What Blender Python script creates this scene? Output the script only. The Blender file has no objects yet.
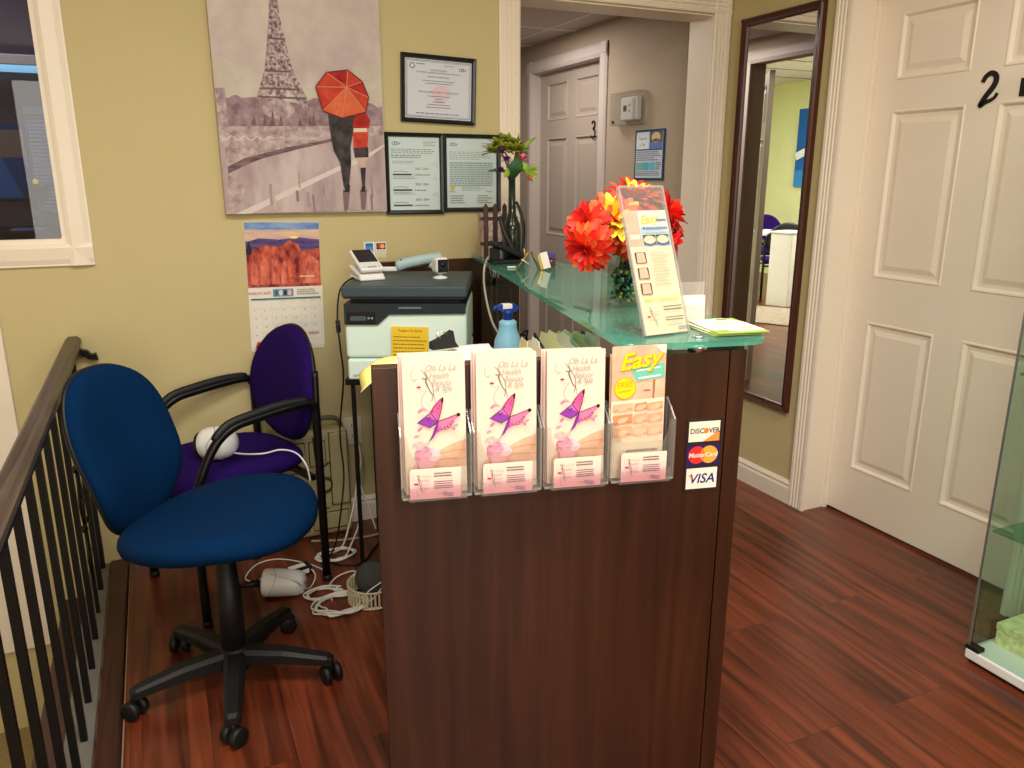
import bpy, bmesh, math, random
from mathutils import Vector, Matrix
from math import pi, sin, cos
random.seed(11)
COL = bpy.context.scene.collection
SC = bpy.context.scene
def R(d): return math.radians(d)
# ------------------------------------------------------------------ materials
def lin(c):
    out = []
    for v in c[:3]:
        v = v / 255.0
        out.append(v / 12.92 if v <= 0.04045 else ((v + 0.055) / 1.055) ** 2.4)
    return (*out, 1.0)
MATS = {}
def mat(name, rgb, rough=.5, metal=0, vary=.06, vscale=14, bump=0, bscale=120, trans=0, ior=1.45, emit=0, spec=.5, coat=0, stretch=None, sheen=0):
    if name in MATS: return MATS[name]
    m = bpy.data.materials.new(name); m.use_nodes = True
    nt = m.node_tree; b = nt.nodes['Principled BSDF']
    c = lin(rgb)
    b.inputs['Roughness'].default_value = rough
    b.inputs['Metallic'].default_value = metal
    b.inputs['IOR'].default_value = ior
    b.inputs['Specular IOR Level'].default_value = spec
    b.inputs['Transmission Weight'].default_value = trans
    b.inputs['Coat Weight'].default_value = coat
    b.inputs['Sheen Weight'].default_value = sheen
    b.inputs['Base Color'].default_value = c
    tc = nt.nodes.new('ShaderNodeTexCoord'); mp = nt.nodes.new('ShaderNodeMapping')
    nt.links.new(tc.outputs['Object'], mp.inputs['Vector'])
    if stretch: mp.inputs['Scale'].default_value = stretch
    if vary:
        n = nt.nodes.new('ShaderNodeTexNoise'); n.inputs['Scale'].default_value = vscale; n.inputs['Detail'].default_value = 3
        nt.links.new(mp.outputs['Vector'], n.inputs['Vector'])
        r = nt.nodes.new('ShaderNodeValToRGB')
        r.color_ramp.elements[0].position = .3; r.color_ramp.elements[1].position = .7
        r.color_ramp.elements[0].color = tuple(x * (1 - vary) for x in c[:3]) + (1,)
        r.color_ramp.elements[1].color = tuple(min(1, x * (1 + vary)) for x in c[:3]) + (1,)
        nt.links.new(n.outputs['Fac'], r.inputs['Fac']); nt.links.new(r.outputs['Color'], b.inputs['Base Color'])
    if bump:
        n2 = nt.nodes.new('ShaderNodeTexNoise'); n2.inputs['Scale'].default_value = bscale; n2.inputs['Detail'].default_value = 4
        nt.links.new(mp.outputs['Vector'], n2.inputs['Vector'])
        bp = nt.nodes.new('ShaderNodeBump'); bp.inputs['Strength'].default_value = bump; bp.inputs['Distance'].default_value = .002
        nt.links.new(n2.outputs['Fac'], bp.inputs['Height']); nt.links.new(bp.outputs['Normal'], b.inputs['Normal'])
    if emit:
        b.inputs['Emission Color'].default_value = c; b.inputs['Emission Strength'].default_value = emit
    MATS[name] = m
    return m
def flat(rgb, rough=.6):                      # printed ink
    return mat('ink_%d_%d_%d' % tuple(int(v) for v in rgb), rgb, rough, vary=0, spec=.3)
def glass(name, rgb, rough=0.0, haze=0.0):
    """thin clear pane: transparent body with a glossy fresnel skin"""
    if name in MATS: return MATS[name]
    m = bpy.data.materials.new(name); m.use_nodes = True; nt = m.node_tree; nt.nodes.clear()
    o = nt.nodes.new('ShaderNodeOutputMaterial'); mx = nt.nodes.new('ShaderNodeMixShader')
    t = nt.nodes.new('ShaderNodeBsdfTransparent'); g = nt.nodes.new('ShaderNodeBsdfGlossy')
    t.inputs['Color'].default_value = lin(rgb); g.inputs['Roughness'].default_value = rough
    fr = nt.nodes.new('ShaderNodeFresnel'); fr.inputs['IOR'].default_value = 1.5
    ge = nt.nodes.new('ShaderNodeNewGeometry'); su = nt.nodes.new('ShaderNodeMath'); su.operation = 'SUBTRACT'; su.inputs[0].default_value = 1
    mu = nt.nodes.new('ShaderNodeMath'); mu.operation = 'MULTIPLY'
    nt.links.new(ge.outputs['Backfacing'], su.inputs[1]); nt.links.new(su.outputs[0], mu.inputs[0]); nt.links.new(fr.outputs['Fac'], mu.inputs[1])
    nt.links.new(mu.outputs[0], mx.inputs['Fac'])
    body = t.outputs[0]
    if haze:
        d = nt.nodes.new('ShaderNodeBsdfDiffuse'); d.inputs['Color'].default_value = lin((236, 232, 228)); hz = nt.nodes.new('ShaderNodeMixShader'); hz.inputs[0].default_value = haze
        nt.links.new(t.outputs[0], hz.inputs[1]); nt.links.new(d.outputs[0], hz.inputs[2]); body = hz.outputs[0]
    nt.links.new(body, mx.inputs[1]); nt.links.new(g.outputs[0], mx.inputs[2])
    nt.links.new(mx.outputs[0], o.inputs['Surface'])
    MATS[name] = m
    return m
def wood(name, dark, light, grain_axis='Z', scale=1.0, rough=.35, planks=None, coat=0, streak=(40, 1.5)):
    """stretched-noise wood; planks=(width,length) adds board seams in the XY plane running along Y"""
    m = bpy.data.materials.new(name); m.use_nodes = True; nt = m.node_tree; b = nt.nodes['Principled BSDF']
    L = nt.links.new
    tc = nt.nodes.new('ShaderNodeTexCoord'); mp = nt.nodes.new('ShaderNodeMapping')
    L(tc.outputs['Object'], mp.inputs['Vector'])
    s = [streak[0] * scale] * 3; s['XYZ'.index(grain_axis)] = streak[1] * scale
    mp.inputs['Scale'].default_value = s
    n = nt.nodes.new('ShaderNodeTexNoise'); n.inputs['Scale'].default_value = 1; n.inputs['Detail'].default_value = 6; n.inputs['Distortion'].default_value = .6
    vec = mp.outputs['Vector']
    if planks:
        br = nt.nodes.new('ShaderNodeTexBrick')
        m2 = nt.nodes.new('ShaderNodeMapping'); m2.inputs['Rotation'].default_value = (0, 0, R(90))
        L(tc.outputs['Object'], m2.inputs['Vector']); L(m2.outputs['Vector'], br.inputs['Vector'])
        br.inputs['Scale'].default_value = 1; br.inputs['Brick Width'].default_value = planks[1]; br.inputs['Row Height'].default_value = planks[0]
        br.inputs['Mortar Size'].default_value = .0007; br.inputs['Mortar Smooth'].default_value = 0; br.inputs['Bias'].default_value = 0
        br.inputs['Color1'].default_value = (.0, .0, .0, 1); br.inputs['Color2'].default_value = (1, 1, 1, 1); br.inputs['Mortar'].default_value = (.5, .5, .5, 1)
        br.offset = .37
        ad = nt.nodes.new('ShaderNodeVectorMath'); ad.operation = 'MULTIPLY_ADD'
        L(br.outputs['Color'], ad.inputs[0]); ad.inputs[1].default_value = (7, 13, 5); L(vec, ad.inputs[2]); vec = ad.outputs[0]
    L(vec, n.inputs['Vector'])
    r = nt.nodes.new('ShaderNodeValToRGB'); r.color_ramp.elements[0].position = .33; r.color_ramp.elements[1].position = .68
    r.color_ramp.elements[0].color = lin(dark); r.color_ramp.elements[1].color = lin(light)
    L(n.outputs['Fac'], r.inputs['Fac']); col = r.outputs['Color']
    n3 = nt.nodes.new('ShaderNodeTexNoise'); n3.inputs['Scale'].default_value = 2.2 * scale; n3.inputs['Detail'].default_value = 2
    L(tc.outputs['Object'], n3.inputs['Vector'])
    mm = nt.nodes.new('ShaderNodeMix'); mm.data_type = 'RGBA'; mm.blend_type = 'MULTIPLY'; mm.inputs['Factor'].default_value = .5
    L(col, mm.inputs['A'])
    r3 = nt.nodes.new('ShaderNodeValToRGB'); r3.color_ramp.elements[0].position = .35; r3.color_ramp.elements[1].position = .65
    r3.color_ramp.elements[0].color = (.55, .5, .5, 1); r3.color_ramp.elements[1].color = (1, 1, 1, 1)
    L(n3.outputs['Fac'], r3.inputs['Fac']); L(r3.outputs['Color'], mm.inputs['B']); col = mm.outputs['Result']
    if planks:
        m4 = nt.nodes.new('ShaderNodeMix'); m4.data_type = 'RGBA'; m4.blend_type = 'MIX'
        L(br.outputs['Fac'], m4.inputs['Factor']); L(col, m4.inputs['A']); m4.inputs['B'].default_value = tuple(x * .5 for x in lin(dark)[:3]) + (1,)
        m5 = nt.nodes.new('ShaderNodeMix'); m5.data_type = 'RGBA'; m5.blend_type = 'MULTIPLY'; m5.inputs['Factor'].default_value = .2
        L(m4.outputs['Result'], m5.inputs['A']); L(br.outputs['Color'], m5.inputs['B']); col = m5.outputs['Result']
    L(col, b.inputs['Base Color'])
    bp = nt.nodes.new('ShaderNodeBump'); bp.inputs['Strength'].default_value = .12; bp.inputs['Distance'].default_value = .002
    L(n.outputs['Fac'], bp.inputs['Height']); L(bp.outputs['Normal'], b.inputs['Normal'])
    b.inputs['Roughness'].default_value = rough; b.inputs['Coat Weight'].default_value = coat; b.inputs['Coat Roughness'].default_value = .2
    MATS[name] = m
    return m
# ------------------------------------------------------------------ mesh builder
def catmull(pts, k=6, closed=False):
    P = [Vector(p) for p in pts]; n = len(P); out = []
    rng = range(n if closed else n - 1)
    for i in rng:
        p0 = P[(i - 1) % n] if (closed or i > 0) else P[0]
        p1 = P[i]; p2 = P[(i + 1) % n]
        p3 = P[(i + 2) % n] if (closed or i + 2 < n) else P[-1]
        for j in range(k):
            t = j / k
            out.append(.5 * ((2 * p1) + (p2 - p0) * t + (2 * p0 - 5 * p1 + 4 * p2 - p3) * t * t + (3 * p1 - p0 - 3 * p2 + p3) * t ** 3))
    if not closed: out.append(P[-1])
    return out
FONT = {}
class MB:
    def __init__(s): s.bm = bmesh.new(); s.mats = []; s.M = Matrix(); s.k = 0
    def mi(s, m):
        if m not in s.mats: s.mats.append(m)
        return s.mats.index(m)
    def add(s, vs, fs, m, smooth=False):
        V = [s.bm.verts.new(s.M @ Vector(v)) for v in vs]; i = s.mi(m)
        for f in fs:
            try:
                F = s.bm.faces.new([V[j] for j in f]); F.material_index = i; F.smooth = smooth
            except ValueError: pass
        return s
    def merge(s, b2, m, smooth=False):
        b2.verts.ensure_lookup_table(); b2.verts.index_update()
        return s.add([v.co.copy() for v in b2.verts], [[v.index for v in f.verts] for f in b2.faces], m, smooth)
    def box(s, x0, x1, y0, y1, z0, z1, m, bev=0, seg=2):
        b2 = bmesh.new(); bmesh.ops.create_cube(b2, size=1)
        for v in b2.verts:
            v.co = Vector(((x0 + x1) / 2 + v.co.x * (x1 - x0), (y0 + y1) / 2 + v.co.y * (y1 - y0), (z0 + z1) / 2 + v.co.z * (z1 - z0)))
        if bev:
            bmesh.ops.bevel(b2, geom=list(b2.edges), offset=min(bev, abs(x1 - x0) * .49, abs(y1 - y0) * .49, abs(z1 - z0) * .49), segments=seg, affect='EDGES', profile=.5)
        s.merge(b2, m, False); b2.free(); return s
    def prism(s, pts, z0, z1, m, smooth=False):
        n = len(pts); vs = [(p[0], p[1], z0) for p in pts] + [(p[0], p[1], z1) for p in pts]
        i = s.mi(m)
        V = [s.bm.verts.new(s.M @ Vector(v)) for v in vs]
        def f(ids, sm):
            try:
                F = s.bm.faces.new([V[j] for j in ids]); F.material_index = i; F.smooth = sm
            except ValueError: pass
        f(list(range(n))[::-1], False); f(list(range(n, 2 * n)), False)
        for j in range(n): f((j, (j + 1) % n, n + (j + 1) % n, n + j), smooth)
        return s
    def lathe(s, prof, m, n=24, c=(0, 0, 0), smooth=True, cap=True):
        vs = []; fs = []
        for r, z in prof:
            for j in range(n):
                a = 2 * pi * j / n; vs.append((c[0] + r * cos(a), c[1] + r * sin(a), c[2] + z))
        for i in range(len(prof) - 1):
            for j in range(n):
                fs.append((i * n + j, i * n + (j + 1) % n, (i + 1) * n + (j + 1) % n, (i + 1) * n + j))
        if cap:
            fs.append(tuple(range(n))[::-1]); fs.append(tuple(range((len(prof) - 1) * n, len(prof) * n)))
        return s.add(vs, fs, m, smooth)
    def tube(s, pts, r, m, n=8, closed=False, smooth=True, flat=1.0):
        P = [Vector(p) for p in pts]; N = len(P); rr = r if isinstance(r, (list, tuple)) else [r] * N
        vs = []; fs = []; up = None
        for i in range(N):
            a = P[(i + 1) % N] if (closed or i < N - 1) else P[i]
            b = P[i - 1] if (closed or i > 0) else P[i]
            t = (a - b); t = t.normalized() if t.length > 1e-9 else Vector((0, 0, 1))
            if up is None:
                up = Vector((0, 0, 1)) if abs(t.z) < .9 else Vector((1, 0, 0))
            x = up - t * up.dot(t)
            if x.length < 1e-6: x = t.orthogonal()
            x.normalize(); up = x; y = t.cross(x)
            for j in range(n):
                a2 = 2 * pi * j / n; vs.append(P[i] + x * (cos(a2) * rr[i]) + y * (sin(a2) * rr[i] * flat))
        for i in range(N if closed else N - 1):
            k = (i + 1) % N
            for j in range(n): fs.append((i * n + j, i * n + (j + 1) % n, k * n + (j + 1) % n, k * n + j))
        if not closed:
            fs.append(tuple(range(n))[::-1]); fs.append(tuple(range((N - 1) * n, N * n)))
        return s.add(vs, fs, m, smooth)
    def cyl(s, p0, p1, r, m, n=12, r1=None): return s.tube([p0, p1], [r, r if r1 is None else r1], m, n, smooth=True)
    def ball(s, c, r, m, n=12, sq=(1, 1, 1)):
        vs = [];fs = []; k = n // 2
        for i in range(1, k):
            for j in range(n):
                a = pi * i / k; b = 2 * pi * j / n
                vs.append((c[0] + r * sq[0] * sin(a) * cos(b), c[1] + r * sq[1] * sin(a) * sin(b), c[2] + r * sq[2] * cos(a)))
        vs += [(c[0], c[1], c[2] + r * sq[2]), (c[0], c[1], c[2] - r * sq[2])]
        for i in range(k - 2):
            for j in range(n): fs.append((i * n + j, (i + 1) * n + j, (i + 1) * n + (j + 1) % n, i * n + (j + 1) % n))
        T = len(vs) - 2
        for j in range(n):
            fs.append((T, j, (j + 1) % n)); fs.append((T + 1, (k - 2) * n + (j + 1) % n, (k - 2) * n + j))
        return s.add(vs, fs, m, True)
    def pad(s, outline, prof, m, n=56, bend=None):
        """cushion: outline(a)->(u,v); prof=[(scale,height)...] first and last close on the axis"""
        vs = []; fs = []
        for sc, h in prof:
            for j in range(n):
                u, v = outline(2 * pi * j / n); p = Vector((u * sc, v * sc, h))
                if bend: p = bend(p)
                vs.append(p)
        for i in range(len(prof) - 1):
            for j in range(n): fs.append((i * n + j, i * n + (j + 1) % n, (i + 1) * n + (j + 1) % n, (i + 1) * n + j))
        fs.append(tuple(range(n))[::-1]); fs.append(tuple(range((len(prof) - 1) * n, len(prof) * n)))
        return s.add(vs, fs, m, True)
    def extr(s, prof, p0, p1, right, out, m, smooth=False):
        p0, p1, right, out = map(Vector, (p0, p1, right, out)); n = len(prof)
        vs = [p0 + right * a + out * b for a, b in prof] + [p1 + right * a + out * b for a, b in prof]
        fs = [(j, (j + 1) % n, n + (j + 1) % n, n + j) for j in range(n)] + [tuple(range(n))[::-1], tuple(range(n, 2 * n))]
        return s.add(vs, fs, m, smooth)
    # ---- flat printing in the plane x,z (facing -y); every call lies a hair above the last
    def up(s): s.k += 1; return -s.k * .00012
    def poly2(s, pts, m):
        y = s.up(); return s.add([(u, y, v) for u, v in pts], [tuple(range(len(pts)))], m)
    def rect2(s, u0, u1, v0, v1, m): return s.poly2([(u0, v0), (u1, v0), (u1, v1), (u0, v1)], m)
    def ell2(s, u, v, a, b, m, n=24, rot=0):
        return s.poly2([(u + a * cos(t) * cos(rot) - b * sin(t) * sin(rot), v + a * cos(t) * sin(rot) + b * sin(t) * cos(rot)) for t in [2 * pi * i / n for i in range(n)]], m)
    def line2(s, pts, w, m, k=0):
        if k: pts = [(p[0], p[1]) for p in catmull([(q[0], q[1], 0) for q in pts], k)]
        y = s.up(); P = [Vector((p[0], p[1])) for p in pts]; vs = []; fs = []
        for i, p in enumerate(P):
            t = (P[min(i + 1, len(P) - 1)] - P[max(i - 1, 0)]); t = t.normalized() if t.length > 1e-9 else Vector((1, 0))
            ww = w[i * (len(w) - 1) // max(1, len(P) - 1)] if isinstance(w, (list, tuple)) else w
            q = Vector((-t.y, t.x)) * ww / 2; vs += [(p.x + q.x, y, p.y + q.y), (p.x - q.x, y, p.y - q.y)]
        for i in range(len(P) - 1): fs.append((2 * i, 2 * i + 1, 2 * i + 3, 2 * i + 2))
        return s.add(vs, fs, m)
    def text2(s, txt, u, v, size, m, align='CENTER', shear=0, sx=1.0, bold=0, depth=0, rot=0):
        key = (txt, align, shear, bold)
        if key not in FONT:
            c = bpy.data.curves.new('t', 'FONT'); c.body = txt; c.align_x = align; c.shear = shear; c.resolution_u = 3; c.offset = bold
            o = bpy.data.objects.new('t', c); me = o.to_mesh()
            FONT[key] = ([tuple(w.co) for w in me.vertices], [tuple(p.vertices) for p in me.polygons])
            o.to_mesh_clear(); bpy.data.objects.remove(o); bpy.data.curves.remove(c)
        V, F = FONT[key]; y = s.up(); ca, sa = cos(rot), sin(rot)
        return s.add([(u + size * (p[0] * sx * ca - p[1] * sa), y - depth, v + size * (p[0] * sx * sa + p[1] * ca)) for p in V], F, m)
    def lines(s, u0, u1, v0, v1, n, m, h=.4, jag=.3):
        """n rows of illegible small print"""
        st = (v1 - v0) / n; y = s.up(); vs = []; fs = []
        for i in range(n):
            vb = v1 - st * (i + 1) + st * (1 - h) / 2; u = u0; e = u1 - random.random() * jag * (u1 - u0)
            while u < e:
                w = min((.035 + .07 * random.random()) * (u1 - u0), e - u)
                if w <= 0: break
                k = len(vs); vs += [(u, y, vb), (u + w, y, vb), (u + w, y, vb + st * h), (u, y, vb + st * h)]; fs.append((k, k + 1, k + 2, k + 3)); u += w + .02 * (u1 - u0)
        return s.add(vs, fs, m)
    def build(s, name, parent=None, loc=None, rot=None):
        me = bpy.data.meshes.new(name); s.bm.normal_update()
        s.bm.to_mesh(me); s.bm.free()
        for m in s.mats: me.materials.append(m)
        o = bpy.data.objects.new(name, me); COL.objects.link(o)
        if parent: o.parent = parent
        if loc: o.location = loc
        if rot is not None: o.rotation_euler = rot if isinstance(rot, (tuple, list)) else (0, 0, rot)
        return o
def tag(o, label=None, cat=None, group=None, kind=None):
    if label: o['label'] = label
    if cat: o['category'] = cat
    if group: o['group'] = group
    if kind: o['kind'] = kind
    return o
def thing(name, label, cat, loc=(0, 0, 0), rot=0, group=None):
    o = bpy.data.objects.new(name, None); COL.objects.link(o); o.empty_display_size = .05
    o.location = loc; o.rotation_euler = rot if isinstance(rot, (tuple, list)) else (0, 0, rot)
    return tag(o, label, cat, group)
def struct(mb, name, label=None, cat=None):
    o = mb.build(name); o['kind'] = 'structure'
    return tag(o, label or name.replace('_', ' '), cat or name.split('_')[0])
def dup(root, loc, rot, label=None, group=None):
    def cp(o, par):
        c = o.copy(); COL.objects.link(c)
        if par: c.parent = par
        for ch in [x for x in bpy.data.objects if x.parent == o]: cp(ch, c)
        return c
    r = cp(root, None); r.location = loc; r.rotation_euler = rot if isinstance(rot, (tuple, list)) else (0, 0, rot)
    if label: r['label'] = label
    if group: r['group'] = group
    return r
# ------------------------------------------------------------------ palette
M_wall = mat('wall_paint', (202, 187, 138), .75, vary=.02, vscale=2, bump=.15, bscale=220)
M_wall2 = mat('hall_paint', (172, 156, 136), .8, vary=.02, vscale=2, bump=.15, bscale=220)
M_green = mat('green_paint', (218, 224, 176), .8, vary=.02, vscale=2)
M_trim = mat('cream_trim', (242, 230, 212), .38, vary=.015, vscale=3)
M_door = mat('door_white', (246, 232, 216), .4, vary=.015, vscale=3)
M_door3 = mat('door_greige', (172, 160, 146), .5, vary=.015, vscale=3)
M_ceil = mat('ceiling_white', (225, 222, 214), .9, vary=.03, vscale=30)
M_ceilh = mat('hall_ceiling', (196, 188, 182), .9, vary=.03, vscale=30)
M_black = mat('black_plastic', (13, 13, 14), .55, vary=.1)
M_blackm = mat('black_metal', (16, 14, 15), .38, metal=.3, vary=.1)
M_white = mat('white_plastic', (232, 232, 230), .35, vary=.01)
M_paper = mat('white_paper', (240, 234, 222), .8, vary=.015)
M_chrome = mat('chrome', (220, 220, 220), .15, metal=1, vary=0)
M_floor = wood('floor_planks', (72, 28, 15), (146, 70, 42), 'Y', 1, .3, planks=(.19, 1.25), streak=(26, 1.6))
M_trimw = wood('platform_edge_wood', (52, 24, 17), (76, 38, 27), 'Y', 1, .35, streak=(60, 2))
M_desk = wood('desk_laminate', (46, 22, 10), (70, 38, 21), 'Z', 1, .34, streak=(26, 1.3))
M_mahog = wood('mahogany', (58, 22, 16), (92, 40, 28), 'Z', 1, .3, streak=(70, 3))
M_glassg = glass('clear_glass', (238, 247, 242))
M_acryl = glass('clear_acrylic', (246, 246, 244), 0, .05); M_acre = glass('acrylic_edge', (240, 240, 238), 0, .22)
M_pane = glass('window_glass', (220, 222, 228))
M_tan = mat('stair_carpet', (150, 130, 88), .95, vary=.12, vscale=80, bump=.4)
M_grey = mat('grey_strip', (112, 110, 104), .8, vary=.05)
H_CEIL = 2.55
XR, YB = 2.43, 3.03
# ------------------------------------------------------------------ floors
b = MB(); b.box(-.205, 2.75, -3, 3.1, -.05, 0, M_floor); b.box(-3.5, 2.75, 3.1, 9.9, -.05, 0, M_floor)
struct(b, 'floor', 'reddish brown plank wood floor', 'floor')
b = MB(); b.box(-1.75, -.36, -3, 3.03, -.66, -.6, M_tan)
struct(b, 'floor_stairwell', 'tan carpeted landing below the railing', 'floor')
b = MB(); b.box(-.275, -.214, -3, 3.028, -.04, .012, M_trimw, .006); b.box(-.21, -.206, -3, 3.028, -.02, .001, mat('floor_gap', (150, 116, 84), .8))
struct(b, 'trim_1', 'dark wood edge board along the platform', 'trim')
b = MB(); b.box(-.345, -.2755, -3, 3.028, -.08, .004, M_grey, .003); b.box(-.35, -.21, -3, 3.028, -.6, -.081, M_trimw)
struct(b, 'trim_2', 'grey painted curb under the balusters', 'trim')
b = MB(); b.box(-.445, -.3505, -3, 3.028, -.6, -.11, M_trimw, .006)
struct(b, 'trim_3', 'dark wood stair ledge beyond the balusters', 'trim')
# ------------------------------------------------------------------ main room shell
T = .16
b = MB()
b.box(-1.75, -1.25, YB, YB + T, -.6, H_CEIL, M_wall); b.box(-1.25, -.262, YB, YB + T, -.6, 1.178, M_wall)
b.box(-1.25, -.262, YB, YB + T, 1.98, H_CEIL, M_wall); b.box(-.262, 1.395, YB, YB + T, -.6, H_CEIL, M_wall)
b.box(1.395, 2.336, YB, YB + T, 2.075, H_CEIL, M_wall); b.box(2.336, 2.60, YB, YB + T, 0, H_CEIL, M_wall)
struct(b, 'wall_back', 'yellow tan painted wall with paintings and certificates', 'wall')
b = MB()
b.box(XR, XR + .17, 2.345, YB, 0, H_CEIL, M_wall); b.box(XR, XR + .17, 1.41, 2.345, 2.09, H_CEIL, M_wall); b.box(XR, XR + .17, -3, 1.41, 0, H_CEIL, M_wall)
struct(b, 'wall_right', 'tan wall carrying the tall mirror', 'wall')
b = MB(); b.box(-1.85, -1.75, -3, YB, -.6, H_CEIL, M_wall); struct(b, 'wall_left', 'tan wall of the stairwell', 'wall')
b = MB(); b.box(-1.85, 2.6, -3.1, -3, -.6, H_CEIL, M_wall); struct(b, 'wall_front', 'tan wall behind the viewer', 'wall')
b = MB(); b.box(-1.85, 2.75, -3.1, YB + .0, H_CEIL, H_CEIL + .08, M_ceil); struct(b, 'ceiling', 'white ceiling', 'ceiling')
# white panel of the stairwell
b = MB(); b.box(-1.7, -.492, YB - .022, YB - .001, -.27, 1.03, M_trim, .004)
struct(b, 'trim_4', 'white panel on the stairwell wall', 'trim')
# baseboards
BB = [(0, 0), (.014, 0), (.014, .07), (.010, .08), (.012, .09), (.004, .105), (0, .105)]
b = MB(); b.extr([(q, p) for p, q in BB], (-.2, YB - .0005, 0), (1.29, YB - .0005, 0), (0, 0, 1), (0, -1, 0), M_trim)
struct(b, 'baseboard_back', 'cream baseboard on the back wall', 'baseboard')
b = MB(); b.extr([(q, p) for p, q in BB], (XR - .0005, 2.412, 0), (XR - .0005, 2.992, 0), (0, 0, 1), (-1, 0, 0), M_trim)
struct(b, 'baseboard_right', 'cream baseboard under the tall mirror', 'baseboard')
# fluted casings
def flute(w, t=.016):
    p = [(0, 0), (0, t * .8), (w * .06, t), (w * .12, t)]
    for i in range(3):
        c0 = w * (.2 + i * .2)
        p += [(c0, t), (c0 + w * .05, t * .55), (c0 + w * .1, t * .55), (c0 + w * .15, t)]
    p += [(w * .9, t), (w, t * .8), (w, 0)]
    return p
b = MB()
b.extr(flute(.09), (1.308, YB - .0005, 0), (1.308, YB - .0005, 2.165), (1, 0, 0), (0, -1, 0), M_trim)
b.extr(flute(.09), (2.334, YB - .0005, 0), (2.334, YB - .0005, 2.165), (1, 0, 0), (0, -1, 0), M_trim)
b.extr(flute(.085), (1.308, YB - .0007, 2.08), (2.424, YB - .0007, 2.08), (0, 0, 1), (0, -1, 0), M_trim)
b.box(1.395, 1.399, YB - .002, YB + T + .002, 0, 2.075, M_trim); b.box(2.331, 2.336, YB - .002, YB + T + .002, 0, 2.075, M_trim); b.box(1.395, 2.336, YB - .002, YB + T + .002, 2.071, 2.075, M_trim)
struct(b, 'trim_5', 'cream fluted casing round the hallway opening', 'trim')
# ------------------------------------------------------------------ panelled doors
def six_panel(b, w, h, cols, rows, m, t=.035, d=.009):
    """door leaf in x,z facing -y with its face at y=0; cols/rows are the panel spans"""
    us = [0]; vs = [0]
    for a, c in cols: us += [a, c]
    for a, c in rows: vs += [a, c]
    us.append(w); vs.append(h)
    isp = lambda i, j: i % 2 == 1 and j % 2 == 1
    for i in range(len(us) - 1):
        for j in range(len(vs) - 1):
            u0, u1, v0, v1 = us[i], us[i + 1], vs[j], vs[j + 1]
            if not isp(i, j):
                b.add([(u0, 0, v0), (u1, 0, v0), (u1, 0, v1), (u0, 0, v1)], [(0, 1, 2, 3)], m); continue
            rings = [(0, 0), (.004, -.003), (.009, -.002), (.016, d), (.03, d), (.05, d * .25)]
            P = []
            for o, y in rings: P += [(u0 + o, y, v0 + o), (u1 - o, y, v0 + o), (u1 - o, y, v1 - o), (u0 + o, y, v1 - o)]
            F = []
            for k in range(len(rings) - 1):
                for q in range(4): F.append((k * 4 + q, k * 4 + (q + 1) % 4, k * 4 + 4 + (q + 1) % 4, k * 4 + 4 + q))
            k = (len(rings) - 1) * 4; F.append((k, k + 1, k + 2, k + 3)); b.add(P, F, m)
    b.add([(0, 0, 0), (w, 0, 0), (w, 0, h), (0, 0, h), (0, t, 0), (w, t, 0), (w, t, h), (0, t, h)], [(0, 4, 5, 1), (1, 5, 6, 2), (2, 6, 7, 3), (3, 7, 4, 0), (4, 7, 6, 5)], m)
    return b
COLS = [(.105, .405), (.52, .82)]; ROWS = [(.205, .825), (1.0, 1.62), (1.725, 1.955)]
b = six_panel(MB(), .915, 2.06, COLS, ROWS, M_door)
d1 = b.build('door_1', None, (2.555, 2.328, .012), R(-90)); tag(d1, 'white six panel door numbered 2', 'door', None, 'structure')
b = MB(); b.tube([(.85, -.012, .98), (.85, -.05, .98)], .01, M_chrome); b.ball((.85, -.065, .98), .027, M_chrome)
b.build('door_knob', d1)
b = MB()
b.extr(flute(.085), (XR + .0005, 2.410, 0), (XR + .0005, 2.410, 2.175), (0, -1, 0), (-1, 0, 0), M_trim)
b.extr(flute(.085), (XR + .0005, 1.352, 0), (XR + .0005, 1.352, 2.175), (0, 1, 0), (-1, 0, 0), M_trim)
b.extr(flute(.085), (XR + .0007, 2.410, 2.09), (XR + .0007, 1.352, 2.09), (0, 0, 1), (-1, 0, 0), M_trim)
b.box(XR - .002, XR + .172, 2.330, 2.346, 0, 2.09, M_trim); b.box(XR - .002, XR + .172, 1.41, 1.412, 0, 2.09, M_trim); b.box(XR - .002, XR + .172, 1.41, 2.346, 2.078, 2.091, M_trim)
b.box(2.535, 2.555, 2.318, 2.331, 0, 2.078, M_trim, .002)
b.box(2.543, 2.553, 2.3165, 2.3185, 1.66, 1.73, M_trim)
struct(b, 'trim_6', 'cream fluted casing round the door numbered 2', 'trim')
def digit(name, pts, w, size, loc, rot, label, extra=None):
    b = MB(); P = catmull([(x * size, 0, z * size) for x, z in pts], 5); n = len(P)
    L = []; 
    for i, p in enumerate(P):
        t = (P[min(i + 1, n - 1)] - P[max(i - 1, 0)]).normalized(); q = Vector((-t.z, 0, t.x)) * (w * size * (.55 + .45 * sin(pi * min(1, i / n + .12))))
        L.append((p + q, p - q))
    vs = []; fs = []
    for a, c in L: vs += [a, c, a + Vector((0, -.004, 0)), c + Vector((0, -.004, 0))]
    for i in range(n - 1):
        k = 4 * i; fs += [(k + 2, k + 3, k + 7, k + 6), (k, k + 4, k + 5, k + 1), (k, k + 2, k + 6, k + 4), (k + 1, k + 5, k + 7, k + 3)]
    fs += [(0, 1, 3, 2), (4 * n - 4, 4 * n - 2, 4 * n - 1, 4 * n - 3)]
    b.add(vs, fs, M_black); b.bm.normal_update()
    return tag(b.build(name, None, loc, R(rot)), label, 'number')
TWO = [(.0, .74), (.08, .9), (.25, 1.0), (.42, .92), (.46, .75), (.38, .55), (.2, .32), (.08, .14), (.02, 0), (.2, .10), (.38, .16), (.5, .24), (.56, .36)]
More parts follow.
